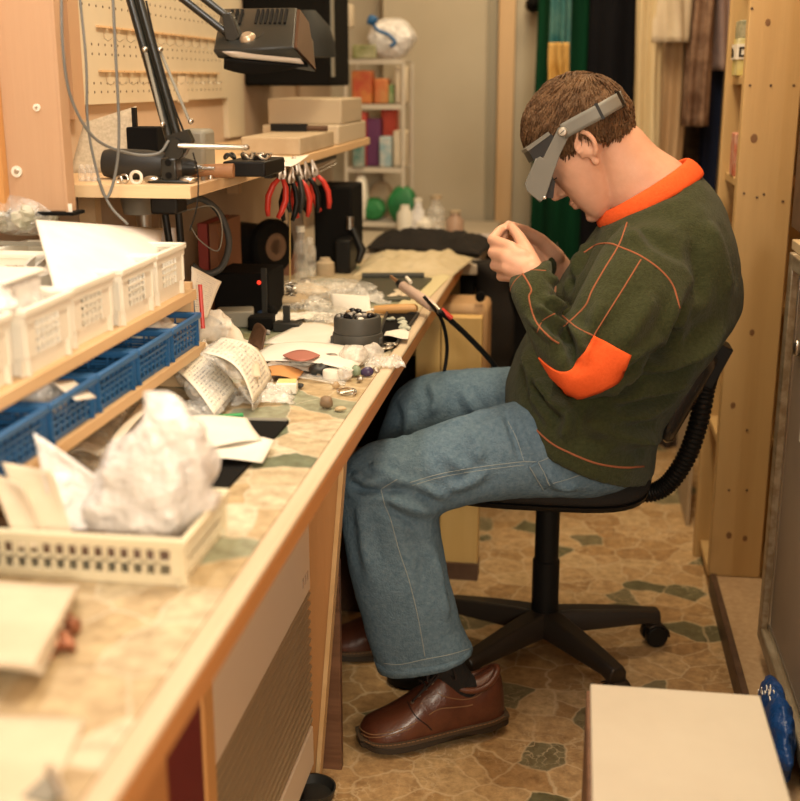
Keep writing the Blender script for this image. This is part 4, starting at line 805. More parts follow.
# ---- middle of the bench ----
def px_on(u, v, z=BZ): return PZ(u, v, z)
paper('white_sheet_flat', 'white sheet lying flat left of the grey round flask', [(262, 344), (335, 352), (345, 330), (300, 322)], [BZ + .012] * 4, X['paper'], .004)
paper('white_sheet_flat', 'big white folded sheet in front of the grey round flask', [(238, 362), (352, 372), (372, 350), (268, 346)], [T0 + .008, T0 + .012, T0 + .012, T0 + .010], X['paper'], .012)
paper('clear_sleeve', 'clear sleeve lying between the folded sheet and the white cap', [(270, 377), (345, 384), (352, 366), (270, 364)], [T0 + .002] * 4, X['film'], .003, cat='sleeve')
rp = MB(); c = PZ(302, 354, BZ + .026); c2 = PZ(302, 354, BZ + .024)
obj('red_leaf_card', MB().sheet(lambda u, v: PZ(283 + 37 * u, 355 + (v - .5) * 11 * math.sin(PI * min(.999, .02 + u * .97)), BZ + .027 + .004 * math.sin(3 * u)), 14, 6), M('dusty_red', (.40, .15, .11), .6), solid=.0015, label='dusty red pointed card lying on the folded white sheet', cat='card')
orx = PZ(285, 374, T0); obj('orange_card', quad([(262, 377), (296, 380), (304, 371), (268, 366)], [BZ + .006] * 4, .006), M('orange_card', (.62, .30, .10), .6), solid=.001, label='orange card under the clear sleeve on the bench', cat='card')
obj('brown_loop', MB().tube([PZ(262 + 9 * math.cos(a) * .9, 372 - 5 * math.sin(a), BZ + .012 + .008 * math.sin(a)) for a in np.linspace(0, 2 * PI, 24, endpoint=False)], .0022, 8, closed=True), X['brownleather'], label='small brown cord loop by the orange card', cat='cord')
# grey flask
fc_ = PZ(357, 350, T0); fcx, fcy = fc_.x + .0, 2.155
fl = thing('round_flask', 'dark grey two-part round flask heaped with black stones, near the bench edge', 'flask', (fcx, fcy, T0))
FG = M('flask_grey', (.058, .056, .048), .55)
obj('lower_ring', MB().lathe([(.001, 0), (.044, 0), (.047, .004), (.047, .027), (.046, .031), (.001, .031)], (fcx, fcy, BZ + .004), 48), FG, fl, bevel=.001)
obj('upper_ring', MB().lathe([(.001, .031), (.0445, .031), (.0445, .056), (.042, .062), (.036, .062), (.034, .055), (.001, .055)], (fcx, fcy, BZ + .004), 48), FG, fl, bevel=.001)
obj('base_disc', MB().lathe([(.001, 0), (.042, 0), (.042, .004), (.001, .004)], (fcx, fcy, T0), 40), X['blackmatte'], fl)
for u in (-1, 1): p = Vector((fcx + .047 * u * .97, fcy - .012, BZ + .022)); obj('latch', MB().box(p, (.006, .012, .012)), FG, fl, bevel=.001)
st = [M('black_stone', (.01, .01, .012), .25), X['white'], M('grey_stone', (.30, .28, .25), .4), M('tan_stone', (.45, .32, .18), .4)]
for k in range(24):
    a = rng.uniform(0, 6.28); r = .036 * math.sqrt(rng.uniform(0, 1)); s = rng.uniform(.0045, .0075)
    obj('stone', lump((fcx + r * math.cos(a), fcy + r * math.sin(a), BZ + .064 + rng.uniform(0, .006)), (s, s * .9, s * .7), s * .3, 150, 9, 6), st[[0, 0, 0, 1, 2, 2, 3][k % 7]], label='little stone heaped on the grey round flask', cat='stone', group='stones heaped on the flask', smooth=40)
# dark tray beside flask
ty = thing('parts_tray', 'dark shallow tray with pale bits between the flask and the bench edge', 'tray', PZ(396, 330, T0))
tq = [PZ(*q, T0) for q in ((384, 352), (396, 347), (418, 316), (388, 312), (378, 340))]
obj('tray', MB().prism(tq, (0, 0, .004)), X['blackmatte'], ty); obj('tray_lip', MB().tube([q + Vector((0, 0, .006)) for q in tq], .0035, 8, closed=True), X['darkgrey'], ty)
for k in range(8): p = PZ(rng.uniform(388, 408), rng.uniform(316, 330), BZ + .009); obj('pale_bit', lump(p, (.010, .006, .004), .003, 90, 10, 6), M('mint_bit', (.50, .52, .42), .5) if k == 0 else bpy.data.materials['mint_bit'], label='pale greenish scrap in the dark tray by the bench edge', cat='scrap', group='pale scraps in the dark tray')
for k in range(6): p = PZ(rng.uniform(383, 395), rng.uniform(340, 349), BZ + .008); obj('metal_bit', MB().tube([p + Vector((.006 * math.cos(a), .006 * math.sin(a), 0)) for a in np.linspace(0, 6.28, 12, endpoint=False)], .0018, 6, closed=True), X['brushed'], label='small metal ring in the near corner of the dark tray', cat='ring', group='metal rings in the dark tray')
paper('white_tag', 'white slip lying across the dark tray', [(384, 336), (408, 338), (410, 331), (386, 330)], [BZ + .013] * 4, X['paper'], .001)
h0, h1 = PZ(374, 309, BZ + .012), PZ(418, 308, BZ + .014)
wt = thing('wooden_handle_tool', 'tool with a smooth tan wooden handle lying behind the grey flask', 'tool', h0)
obj('handle', MB().tube([h0, h0 + (h1 - h0) * .3, h0 + (h1 - h0) * .7, h0 + (h1 - h0) * .95, h1], [.008, .0105, .011, .010, .004], 16), M('handle_wood', (.55, .30, .10), .4), wt)
obj('shank', MB().tube([h0 + (h0 - h1) * .5, h0], .003, 8), X['steel'], wt)
# caps and stones in front
def cap(name, label, u, v, r, h, mat, mat2=None):
    p = PZ(u, v, T0); t = thing(name, label, 'cap', p)
    obj('cap_body', MB().lathe([(.001, 0), (r * .97, 0), (r, .002), (r, h - .002), (r * .94, h), (.001, h)], p, 28), mat, t)
    if mat2: obj('cap_ring', MB().lathe([(r * .3, h), (r * .85, h), (r * .85, h + .0012), (r * .3, h + .0012)], p, 24), mat2, t)
cap('white_disc', 'white round cap lying on the bench in front of the grey flask', 333, 378, .0175, .015, X['white'])
p = PZ(287, 392, T0); yb_ = thing('small_box', 'tiny white box with a yellowish top on the bench lino', 'box', p)
obj('box_body', MB().box(p + Vector((0, 0, .009)), (.034, .026, .018), Rz(8)), X['white'], yb_, bevel=.002); obj('top', MB().box(p + Vector((0, .004, .0187)), (.030, .022, .0015), Rz(8)), M('yellow_top', (.75, .62, .25), .5), yb_)
cm = film('crystal', (.85, .80, .72), .5, .1, .8, 60)
for k, (u, v, s, m, nm, lb) in enumerate([(354, 366, (.026, .022, .02), cm, 'crystal_bag', 'larger clear lump of crystals in film beside the white cap'), (372, 362, (.022, .02, .018), cm, 'crystal_bag', 'clear lump of crystals in film, at the bench edge by the flask'), (345, 380, (.014, .012, .012), cm, 'crystal_stone', 'glassy clear stone just right of the white cap'),
        (356, 376, (.010, .010, .010), M('green_glass', (.25, .32, .22), .15), 'glass_stone', 'greenish glass stone near the purple one'), (367, 376, (.012, .009, .008), M('purple_stone', (.05, .035, .09), .25), 'purple_stone', 'dark purple stone by the bench edge'), (327, 408, (.0105, .010, .0105), M('brown_stone', (.22, .15, .09), .5), 'brown_stone', 'round brown stone standing alone on the lino'),
        (340, 411, (.010, .006, .004), M('tan_pebble', (.50, .38, .22), .5), 'pebble', 'flat tan pebble beside the round brown stone'), (320, 375, (.018, .016, .011), X['darkgrey'], 'dark_stone', 'dark stone half under the folded white sheet'), (330, 366, (.02, .016, .012), M('agate', (.16, .13, .11), .3, c2=(.4, .36, .3), scale=60), 'dark_stone', 'mottled grey stone behind the white cap')]):
    p = PZ(u, v, T0); obj(nm, lump(p + Vector((0, 0, s[2])), s, s[0] * .25, 70, 16, 10), m, label=lb, cat='stone', smooth=50 if 'bag' in nm or 'glass' in nm else 180)
obj('silver_clasp', MB().tube([PZ(347 + 9 * math.cos(a), 391 + 3 * math.sin(a), T0 + .003 + .002 * math.sin(2 * a)) for a in np.linspace(0, 2 * PI, 20, endpoint=False)], .0022, 7, closed=True).tube([PZ(340, 393, T0 + .004), PZ(354, 390, T0 + .005)], .002, 6), X['steel'], label='small silver clasp on the lino near the bench edge', cat='clasp')
# T-shaped block, brown leather, grey boxes left-middle
p = PZ(288, 330, T0); tb = thing('bench_pin', 'dark grey block with an upright plate, on the bench left of the flask', 'block', p)
obj('base', MB().box(p + Vector((0, 0, .009)), (.054, .035, .018)), X['darkgrey'], tb, bevel=.002); obj('plate', MB().box(p + Vector((-.002, .0, .034)), (.014, .008, .034)), X['darkgrey'], tb, bevel=.001)
p = PZ(256, 340, BZ); lm2 = quad([(246, 350), (262, 352), (266, 330), (254, 326)], [BZ + .004, BZ + .006, BZ + .045, BZ + .035], .010)
obj('leather_scrap', lm2, X['brownleather'], solid=.003, label='curled brown leather scrap left of the white sheets', cat='leather')
for nm, lb, u, v, sz, m in (('grey_dish', 'grey low dish on the bench behind the crumpled tissue', 236, 325, (.075, .06, .035), X['grey']), ('card_box', 'tan card lying in the bench clutter left of the block', 318, 327, (.06, .05, .006), X['card']), ('dark_box', 'dark box beneath the leather scrap', 262, 328, (.05, .05, .028), X['blackmatte']), ('green_box', 'small olive box behind the leather scrap', 238, 345, (.05, .04, .02), M('olive_box', (.20, .20, .10), .6))):
    p = PZ(u, v, T0); obj(nm, MB().box(p + Vector((0, 0, sz[2] / 2)), sz, Rz(rng.uniform(-15, 15))), m, label=lb, cat='box', bevel=.004)
# clear bags in the middle and big white thing behind the flask
for k, (u, v, s, rz_, m, lb) in enumerate([(318, 300, (.17, .14, .035), 15, X['film'], 'large clear flat bag lying behind the dark block'), (345, 297, (.15, .08, .03), -25, X['film'], 'clear crinkled bag running up to the green tray'), (300, 297, (.14, .12, .03), 30, X['papercream'], 'tan paper parcel under the clear bags'), (285, 305, (.11, .09, .03), 0, X['card'], 'tan cloth pouch at the left of the clear bags'), (330, 315, (.10, .07, .02), 5, X['filmlight'], 'thin clear bag in front of the larger clear one')]):
    p = PZ(u, v, T0); obj('clear_bag' if k not in (2, 3) else 'pouch', bag(p + Vector((0, 0, s[2] * .5 + (.012 if k < 2 else 0))), *s, R=Rz(rz_)), m, label=lb, cat='bag', smooth=180)
leaning('white_envelope', 'bright white envelope propped behind the grey flask', [PZ(332, 312, BZ + .004), PZ(372, 316, BZ + .004), PY(368, 296, 2.5), PY(332, 293, 2.5)], X['paper'], th=.003)
# green-grey slab, torch
sl = [PZ(*q, T0) for q in ((345, 301), (410, 301), (432, 280), (362, 280))]
so = thing('steel_tray', 'flat dark olive metal tray on the bench behind the clear bags', 'tray', sum(sl, Vector()) / 4)
obj('plate', MB().prism(sl, (0, 0, .008)), M('olive_metal', (.075, .075, .05), .45, .3), so, bevel=.002)
obj('back_lip', MB().tube([sl[3] + Vector((.0, 0, .012)), sl[2] + Vector((-.02, 0, .012))], .008, 12), M('dark_roll', (.05, .05, .04), .7), so)
paper('yellow_paper', 'pale yellow paper under the torch near the bench edge', [(396, 306), (420, 307), (452, 275), (430, 273)], [T0 + .001] * 4, M('pale_yellow', (.66, .58, .34), .8), .001)
t0, t1, t2 = PY(391, 276, 2.62), PY(402, 285, 2.58), PY(434, 307, 2.47)
to = thing('torch_handpiece', 'pale handpiece torch propped on the bench edge, dark hose trailing', 'torch', (t1 + t2) / 2)
dv = (t2 - t1)
obj('handle', MB().tube([t1, t1 + dv * .03, t1 + dv * .55, t1 + dv * .57, t1 + dv * .95, t2], [.008, .0115, .0115, .0125, .0115, .008], 16), M('pinkish_plastic', (.62, .46, .38), .4), to)
obj('nozzle', MB().tube([t0, t0 + (t1 - t0) * .6, t1], [.0035, .004, .007], 12), M('nozzle_brass', (.45, .26, .14), .4, .8), to)
obj('collar', MB().tube([t0 + (t1 - t0) * .75, t1 + dv * .02], .0095, 14), X['black'], to)
obj('connector', MB().tube([t2, t2 + dv * .18], [.009, .006], 12), X['steel'], to)
obj('lever', MB().tube([t1 + Vector((.01, 0, .018)), t1 + dv * .2 + Vector((.006, 0, .016))], .004, 8), X['white'], to)
cable('hose', 'black torch hose falling from the bench edge towards his far thigh', [t2 + dv * .16, PY(452, 321, 2.47), PY(474, 342, 2.5), PY(495, 366, 2.55), PY(508, 392, 2.66), PY(515, 430, 2.74)], .006, X['black'], cat='hose')
cable('hose', 'thin dark hose hanging straight down beside the yellow bench leg', [PY(424, 296, 2.44), PY(441, 318, 2.46), PY(447, 345, 2.5), PY(444, 372, 2.5), PY(438, 392, 2.5), PY(437, 420, 2.52)], .004, X['black'], cat='hose')
rv = PY(447, 306, 2.5); obj('red_valve', MB().tube([PY(441, 309, 2.46), PY(452, 318, 2.46)], [.006, .005], 10), X['red'], label='small red valve on the torch hose at the bench edge', cat='valve')
# ---- dark machinery at the back left of the bench ----
gc_ = PY(272, 246, 2.85)
gr = thing('polishing_motor', 'black bench polishing motor with a big round wheel under the wall shelf', 'machine', (gc_.x, 2.85, BZ))
axg = Vector((.8, -.5, 0)).normalized(); Rg = axg.to_track_quat('Z', 'Y').to_matrix()
obj('wheel', MB().lathe([(.001, -.014), (.062, -.014), (.068, -.008), (.068, .008), (.062, .014), (.001, .014)], gc_, 36, Rg), X['blackmatte'], gr)
obj('wheel_flange', MB().lathe([(.018, .0145), (.026, .0165), (.034, .0145)], gc_ - axg * .0, 28, Rg), M('buff_cloth', (.17, .10, .06), .8), gr)
obj('motor_body', MB().lathe([(.001, -.20), (.045, -.20), (.052, -.18), (.052, -.05), (.03, -.014), (.001, -.014)], gc_, 28, Rg), X['black'], gr)
obj('pedestal', MB().bx(gc_.x - .11, gc_.x - .02, 2.84, 2.96, BZ, gc_.z - .03), X['blackmatte'], gr, bevel=.008)
bp = PZ(258, 322, T0); pb_ = thing('power_box', 'black power box with a small red light on the bench below the polishing motor', 'box', (bp.x, 2.42, BZ))
obj('body', MB().bx(PY(214, 300, 2.42).x, PY(269, 300, 2.42).x, 2.42, 2.56, T0, PY(250, 273, 2.42).z), X['blackmatte'], pb_, bevel=.004)
q = PY(259, 282, 2.415); obj('indicator', MB().ell(q, (.0045, .004, .0045)), M('red_light', (.6, .02, .01), .4, emit=(1, .05, .02), es=1.2), pb_)
obj('front_strip', MB().bx(PY(262, 300, 2.415).x, PY(267, 300, 2.415).x, 2.413, 2.42, T0 + .01, q.z + .03), X['darkgrey'], pb_)
dm = thing('black_machine', 'tall black machine with a bright steel spout at the back of the bench', 'machine', (PY(335, 230, 3.15).x, 3.2, BZ))
obj('body', MB().bx(PY(314, 230, 3.15).x, PY(352, 230, 3.15).x, 3.15, 3.32, BZ, PY(335, 186, 3.15).z), X['blackmatte'], dm, bevel=.006)
obj('foot', MB().bx(PY(335, 250, 3.05).x, PY(350, 250, 3.05).x, 3.05, 3.15, BZ, PY(340, 240, 3.05).z), X['black'], dm, bevel=.004)
q = PY(350, 224, 3.1); obj('spout', MB().tube([q + Vector((0, 0, .02)), q + Vector((.0, 0, -.012))], .010, 14), X['steel'], dm)
obj('lever', MB().tube([q + Vector((.006, 0, -.01)), PY(362, 250, 3.08), PY(358, 262, 3.06)], [.009, .012, .008], 12), X['black'], dm)
def jar(name, label, u, v, Y, r, h, mat, lid=None, z=None, cat='jar', group=None):
    p = PY(u, v, Y); zz = BZ if z is None else z; t = thing(name, label, cat, (p.x, Y, zz), group)
    obj('jar_body', MB().lathe([(.001, 0), (r, 0), (r, h * .72), (r * .6, h * .86), (r * .55, h), (.001, h)], (p.x, Y, zz + .0005), 20), mat, t, smooth=50)
    if lid: obj('lid', MB().lathe([(.001, h), (r * .65, h), (r * .65, h * 1.12), (.001, h * 1.12)], (p.x, Y, zz + .0005), 18), lid, t)
jar('glass_bottle', 'small glass bottle right of the polishing motor', 301, 255, 2.95, .018, .12, X['filmlight'], X['white'], cat='bottle'); jar('glass_bottle', 'second glass bottle, nearer the black machine', 310, 258, 3.0, .016, .10, X['film'], cat='bottle')
jar('cream_cup', 'cream cup standing in front of the black machine', 325, 255, 3.02, .024, .045, X['card'], cat='cup'); jar('metal_cup', 'squat metal cup behind the tan pouch', 306, 283, 2.75, .022, .034, X['brushed'], cat='cup')
obj('white_backboard', MB().bx(PY(290, 240, 3.3).x, PY(304, 240, 3.3).x, 3.28, 3.30, BZ, PY(297, 190, 3.3).z), M('tan_post', (.45, .33, .22), .7), label='tan upright strip behind the polishing wheel', cat='strip')
obj('brick_block', MB().bx(PY(282, 268, 3.0).x, PY(292, 268, 3.0).x, 3.0, 3.06, BZ, PY(285, 253, 3.0).z), M('brick_block', (.28, .13, .07), .8), label='brown block beside the polishing motor pedestal', cat='block')
for k, (u, v, r, m) in enumerate([(232, 313, .012, X['white']), (246, 306, .012, X['darkgrey']), (254, 312, .014, X['blackmatte']), (243, 314, .010, X['brushed']), (262, 318, .010, M('navy', (.02, .05, .12), .5)), (272, 318, .014, X['blackmatte'])]):
    p = PZ(u, v, T0); obj('round_piece', lump(p + Vector((0, 0, r)), (r, r, r), .003, 60, 14, 10), m, label='small round piece in the dark clutter below the power box', cat='knob', group='round pieces below the power box', smooth=180)
# hanging string with trinkets
sx = PY(290, 205, 2.55)
ch = thing('trinket_string', 'yellow string with a bunch of clear trinkets hanging from the pliers rail', 'string', sx)
obj('string', MB().tube([PY(290, 196, 2.55), PY(290, 240, 2.55), PY(290, 281, 2.55)], .0016, 6), M('yellow_string', (.55, .38, .14), .7), ch)
for k in range(7): obj('trinket', MB().tube([PY(291 + rng.uniform(-4, 4), 285 + 2.6 * k, 2.55) + Vector((.007 * math.cos(a), .003 * math.sin(a * 2), .007 * math.sin(a))) for a in np.linspace(0, 2 * PI, 14, endpoint=False)], .0018, 6, closed=True), X['steel'], ch)
# pliers on a rail under the shelf edge
rl0, rl1 = PY(268, 166, 2.62), PY(322, 160, 2.84)
prl = obj('pliers_rail', MB().bx(-.62, -.604, 2.36, 3.02, 1.060, 1.0775), X['darkgrey'], label='dark rail under the wall shelf front carrying the pliers', cat='rail')
def pliers(x, y, z, mat, ang, swing, name, label):
    t = thing(name, label, 'pliers', (x, y, z), 'pliers hanging under the wall shelf'); R = Rz(ang, 0, swing) * .70
    def w(p): return Vector((x, y, z)) + R @ Vector(p)
    for s in (-1, 1):
        obj('handle', MB().tube([w((s * .006, s * .002, -.012)), w((s * .020, s * .002, -.035)), w((s * .027, s * .002, -.07)), w((s * .022, s * .002, -.105)), w((s * .015, s * .002, -.125))], [.0045, .006, .0065, .006, .0045], 10), mat, t, smooth=180)
        obj('jaw', MB().tube([w((s * .007, s * .003, -.016)), w((s * .009, s * .003, 0)), w((s * .004, s * .003, .02)), w((s * .002, 0, .042))], [.004, .006, .0045, .0018], 8), X['steel'], t)
    obj('rivet', MB().cyl(w((0, -.009, -.004)), w((0, .009, -.004)), .0045, n=12), X['brushed'], t)
for k, (u, v, m, a, s, lb) in enumerate([(282, 182, X['red'], 30, 14, 'red-handled pliers hanging leftmost under the wall shelf'), (291, 186, X['black'], 40, 6, 'black-handled pliers hanging between the left red pairs'), (299, 184, X['red'], 20, -4, 'red-handled pliers in the middle of the hanging row'),
        (307, 182, X['black'], 35, -8, 'black-handled pliers right of the middle red pair'), (315, 180, X['red'], 25, -14, 'red-handled pliers hanging rightmost, nearest the black machine'), (294, 178, X['darkgrey'], -20, 0, 'dark pliers hanging behind the red ones')]):
    q = PX(u, v - 8, -.588); pliers(q.x - .0, q.y, q.z, m, a, s, 'pliers', lb)
q0 = PY(308, 172, 2.7); obj('steel_tweezers', MB().tube([PY(312, 172, 2.72), PY(336, 160, 2.76)], .0018, 6).tube([PY(313, 175, 2.72), PY(337, 163, 2.76)], .0018, 6), X['steel'], label='steel tweezers sticking out from the hanging pliers', cat='tweezers')
# ---- cloths and table at the bench end ----
ct = PZ(415, 262, BZ)
b = MB(); rings = []
def heap(name, label, corners, h, mat, seed, cat='cloth', amp=.012):
    c = [PZ(u, v, BZ) for u, v in corners]
    def f(u, v):
        p = (c[0] * (1 - u) + c[1] * u) * (1 - v) + (c[3] * (1 - u) + c[2] * u) * v; e = min(1, 5 * min(u, 1 - u, v, 1 - v))
        return p + Vector((0, 0, .002 + h * e * (.7 + .5 * noise.noise(p * 11 + Vector((seed, 0, 0)))) + amp * e * noise.noise(p * 34)))
    return obj(name, MB().sheet(f, 40, 24), mat, solid=.004, off=1., label=label, cat=cat, smooth=180)
heap('linen_cloth', 'crumpled cream linen cloth over the far end of the workbench', [(352, 276), (452, 277), (474, 258), (372, 254)], .030, M('linen', (.52, .43, .26), .9, c2=(.60, .51, .34), scale=20), 1)
bt = thing('back_table', 'low table with a pale top behind the far end of the workbench', 'table', (-.5, 3.9, 0))
obj('top', MB().bx(-.94, -.27, 3.36, 4.45, .715, .745), M('table_top', (.50, .43, .33), .6), bt, bevel=.003)
for x in (-.92, -.32):
    for y in (3.38, 4.40): obj('leg', MB().bx(x, x + .04, y, y + .04, 0, .715), X['blackmatte'], bt)
heap('black_cloth', 'black cloth heaped behind the cream linen at the bench end', [(366, 248), (480, 254), (496, 243), (378, 236)], .055, X['blackfab'], 5, amp=.016)
heap('white_cloth', 'pale lilac cloth strip lying beyond the black cloth', [(425, 243), (500, 244), (508, 236), (432, 236)], .012, M('lilac', (.55, .48, .46), .9), 8)
cdr = MB(); ce_ = PY(482, 260, 3.36)
obj('black_drape', (lambda b: (b, setattr(b, 'v', [v + Vector(noise.noise_vector(v * 12)) * .02 for v in b.v]))[0])(MB().loft([[Vector((ce_.x + .02 + .055 * math.cos(a) + .03 * t, 3.42 + .05 * math.sin(a), .752 - .36 * t)) for a in np.linspace(0, 2 * PI, 24, endpoint=False)] for t in np.linspace(0, 1, 14)])), X['blackfab'], label='black cloth hanging down over the corner of the back table', cat='cloth', smooth=180)
# ---- coloured rack at the back ----
ry = 4.2; x0, x1 = PY(352, 120, ry).x, PY(408, 120, ry).x; zt_ = PY(400, 62, ry).z
ra = thing('wire_rack', 'slim white wire rack full of coloured packets against the back wall', 'rack', ((x0 + x1) / 2, ry, .745))
RWM = M('rack_white', (.58, .52, .42), .5)
for x in (x0, x1):
    for y in (4.08, 4.30): obj('upright', MB().cyl((x, y, .7455), (x, y, zt_), .007, n=12), RWM, ra)
lev = [PY(380, v, 4.1).z for v in (222, 168, 105, 60)]
for z in lev:
    g = MB()
    for y in np.linspace(4.08, 4.30, 8): g.cyl((x0, y, z), (x1, y, z), .003, n=8)
    g.bx(x0, x1, 4.076, 4.084, z - .012, z + .004); obj('shelf', g, RWM, ra)
def blk(name, label, u0, u1, v1, Y, lvl, mat, dep=.08, cat='packet', lum=0):
    a, b = PY(u0, 150, Y).x, PY(u1, 150, Y).x; z1 = PY(370, v1, Y).z; z0 = lev[lvl] + .005
    bm_ = MB().bx(a, b, Y, Y + dep, z0, max(z1, z0 + .01))
    if lum: bm_ = bag(((a + b) / 2, Y + dep / 2, (z0 + z1) / 2), b - a, dep, z1 - z0); bm_.v = [p + Vector((0, 0, z0 - min(q.z for q in bm_.v))) for p in bm_.v]
    return obj(name, bm_, mat, label=label, cat=cat, bevel=0 if lum else .006, smooth=180 if lum else 40)
E_ = lambda n, c, c2=None, sc=20: M(n, c, .5, c2=c2, scale=sc)
blk('red_packet', 'red and orange packet near the top of the back rack', 352, 372, 70, 4.1, 2, E_('pk_red', (.50, .06, .03), (.62, .25, .06)))
blk('orange_packet', 'orange-red packet right of the first red one on the back rack', 374, 388, 78, 4.12, 2, E_('pk_org', (.55, .14, .04), (.60, .30, .10)))
blk('green_packet', 'green and white packet on the back rack, below the white carrier bag', 376, 394, 84, 4.14, 2, E_('pk_grn', (.10, .24, .06), (.35, .40, .20)))
blk('white_carton', 'white carton at the right end of the upper rack shelf', 395, 407, 66, 4.12, 2, X['papercream'])
blk('crimson_carton', 'crimson carton on the middle rack shelf', 352, 366, 112, 4.1, 1, E_('pk_crm', (.42, .02, .03), (.5, .08, .05)))
blk('purple_packet', 'dark purple packet in the middle of the back rack', 366, 380, 118, 4.12, 1, E_('pk_pur', (.13, .03, .10)))
blk('scarlet_carton', 'scarlet tall carton behind the white tubs on the middle rack shelf', 381, 396, 106, 4.2, 1, E_('pk_scl', (.60, .07, .03)))
blk('white_tub', 'white and pale blue tub on the middle rack shelf', 379, 391, 136, 4.08, 1, E_('pk_wtb', (.55, .56, .52), (.25, .40, .45), 30), cat='tub')
blk('cream_tub', 'cream tub at the right end of the middle rack shelf', 393, 406, 130, 4.1, 1, X['papercream'], cat='tub')
blk('teal_packet', 'teal packet at the left end of the middle rack shelf', 352, 364, 140, 4.06, 1, E_('pk_teal', (.06, .18, .16), (.4, .42, .36)), dep=.03)
blk('green_bag', 'bright green plastic bag on the lowest rack shelf, left', 360, 384, 198, 4.08, 0, E_('pk_gb', (.008, .15, .035), (.03, .24, .07)), cat='bag', lum=1)
blk('green_bag', 'bright green plastic bag with a peak, right end of the lowest rack shelf', 386, 416, 186, 4.05, 0, E_('pk_gb2', (.006, .12, .03), (.02, .20, .06)), cat='bag', lum=1)
blk('tan_bag', 'tan bag standing behind the green bags on the back rack', 368, 392, 182, 4.18, 0, X['card'], cat='bag', lum=1)
blk('white_pouch', 'white tipped pouch near the pliers at the back rack', 352, 366, 176, 4.06, 0, X['tissue'], cat='bag', lum=1)
blk('carrier_bag', 'crumpled white carrier bag on top of the back rack', 366, 412, 18, 4.1, 3, X['filmmilk'], dep=.14, cat='bag', lum=1)
blk('olive_packet', 'olive packet with white edge on top of the back rack', 353, 376, 44, 4.07, 3, E_('pk_olv', (.20, .22, .06), (.5, .48, .3)), dep=.03)
q = [PY(u, v, 4.05) for u, v in ((372, 22), (378, 30), (388, 34), (395, 42), (390, 46))]
obj('blue_strap', MB().tube(SP(q, 24), .006, 8), X['binblue'], label='blue strap lying over the white carrier bag on the back rack', cat='strap', smooth=180)
q = PY(372, 20, 4.05); obj('blue_ball', lump(q, (.018, .018, .016), .004, 40), X['binblue'], label='blue knob at the end of the strap on the back rack', cat='knob', smooth=180)
wbk = MB().bx(PY(330, 10, 4.0).x, PY(362, 10, 4.0).x, 4.0, 4.04, PY(340, 27, 4.0).z, PY(340, -20, 4.0).z)
obj('wall_bracket', MB().bx(-.949, PY(352, 10, 4.0).x, 4.0, 4.04, PY(340, 27, 4.0).z, PY(340, 4, 4.0).z), X['papercream'], label='cream box fixed to the wall left of the back rack top', cat='box', bevel=.004)
# jars on the back table
for u, v, r, h, m, l_, lb, nm in ((418, 215, .022, .11, X['filmmilk'], X['white'], 'clear bottle by the right leg of the back rack', 'bottle'), (436, 215, .030, .12, X['film'], X['card'], 'tall glass jar in the row on the back table', 'jar'), (455, 222, .030, .075, M('rose_jar', (.42, .28, .20), .4), X['card'], 'squat rose-brown jar, rightmost on the back table', 'jar'), (425, 232, .035, .06, X['white'], None, 'white tub in front of the glass jars', 'tub'), (405, 222, .028, .10, M('white_flask', (.70, .66, .56), .4), None, 'rounded white flask below the green bags', 'flask')):
    jar(nm if nm != 'jar' else 'glass_jar', lb, u, v, 4.0, r, h, m, l_, z=.745, cat=nm)
hk = PY(529, 4, 4.05); obj('coat_hook', MB().ell((hk.x, 4.44, PY(529, 4, 4.44).z), (.03, .06, .028)), X['blackmatte'], label='round black knob high on the panel beside the teal scarf', cat='knob', smooth=180)
pd = PZ(396, 690, 0); fpd = thing('foot_pedal', 'small dark rounded foot pedal on the floor just behind the nearer shoe', 'pedal', (pd.x, 2.29, 0))
obj('pedal_plate', MB().loft([[Vector((pd.x + .03 + .055 * s * math.cos(q), 2.29 + .035 * s * math.sin(q), z)) for q in np.linspace(0, 2 * PI, 28, endpoint=False)] for s, z in ((.9, .001), (1, .006), (.98, .022), (.8, .032), (.2, .035))]), X['black'], fpd)

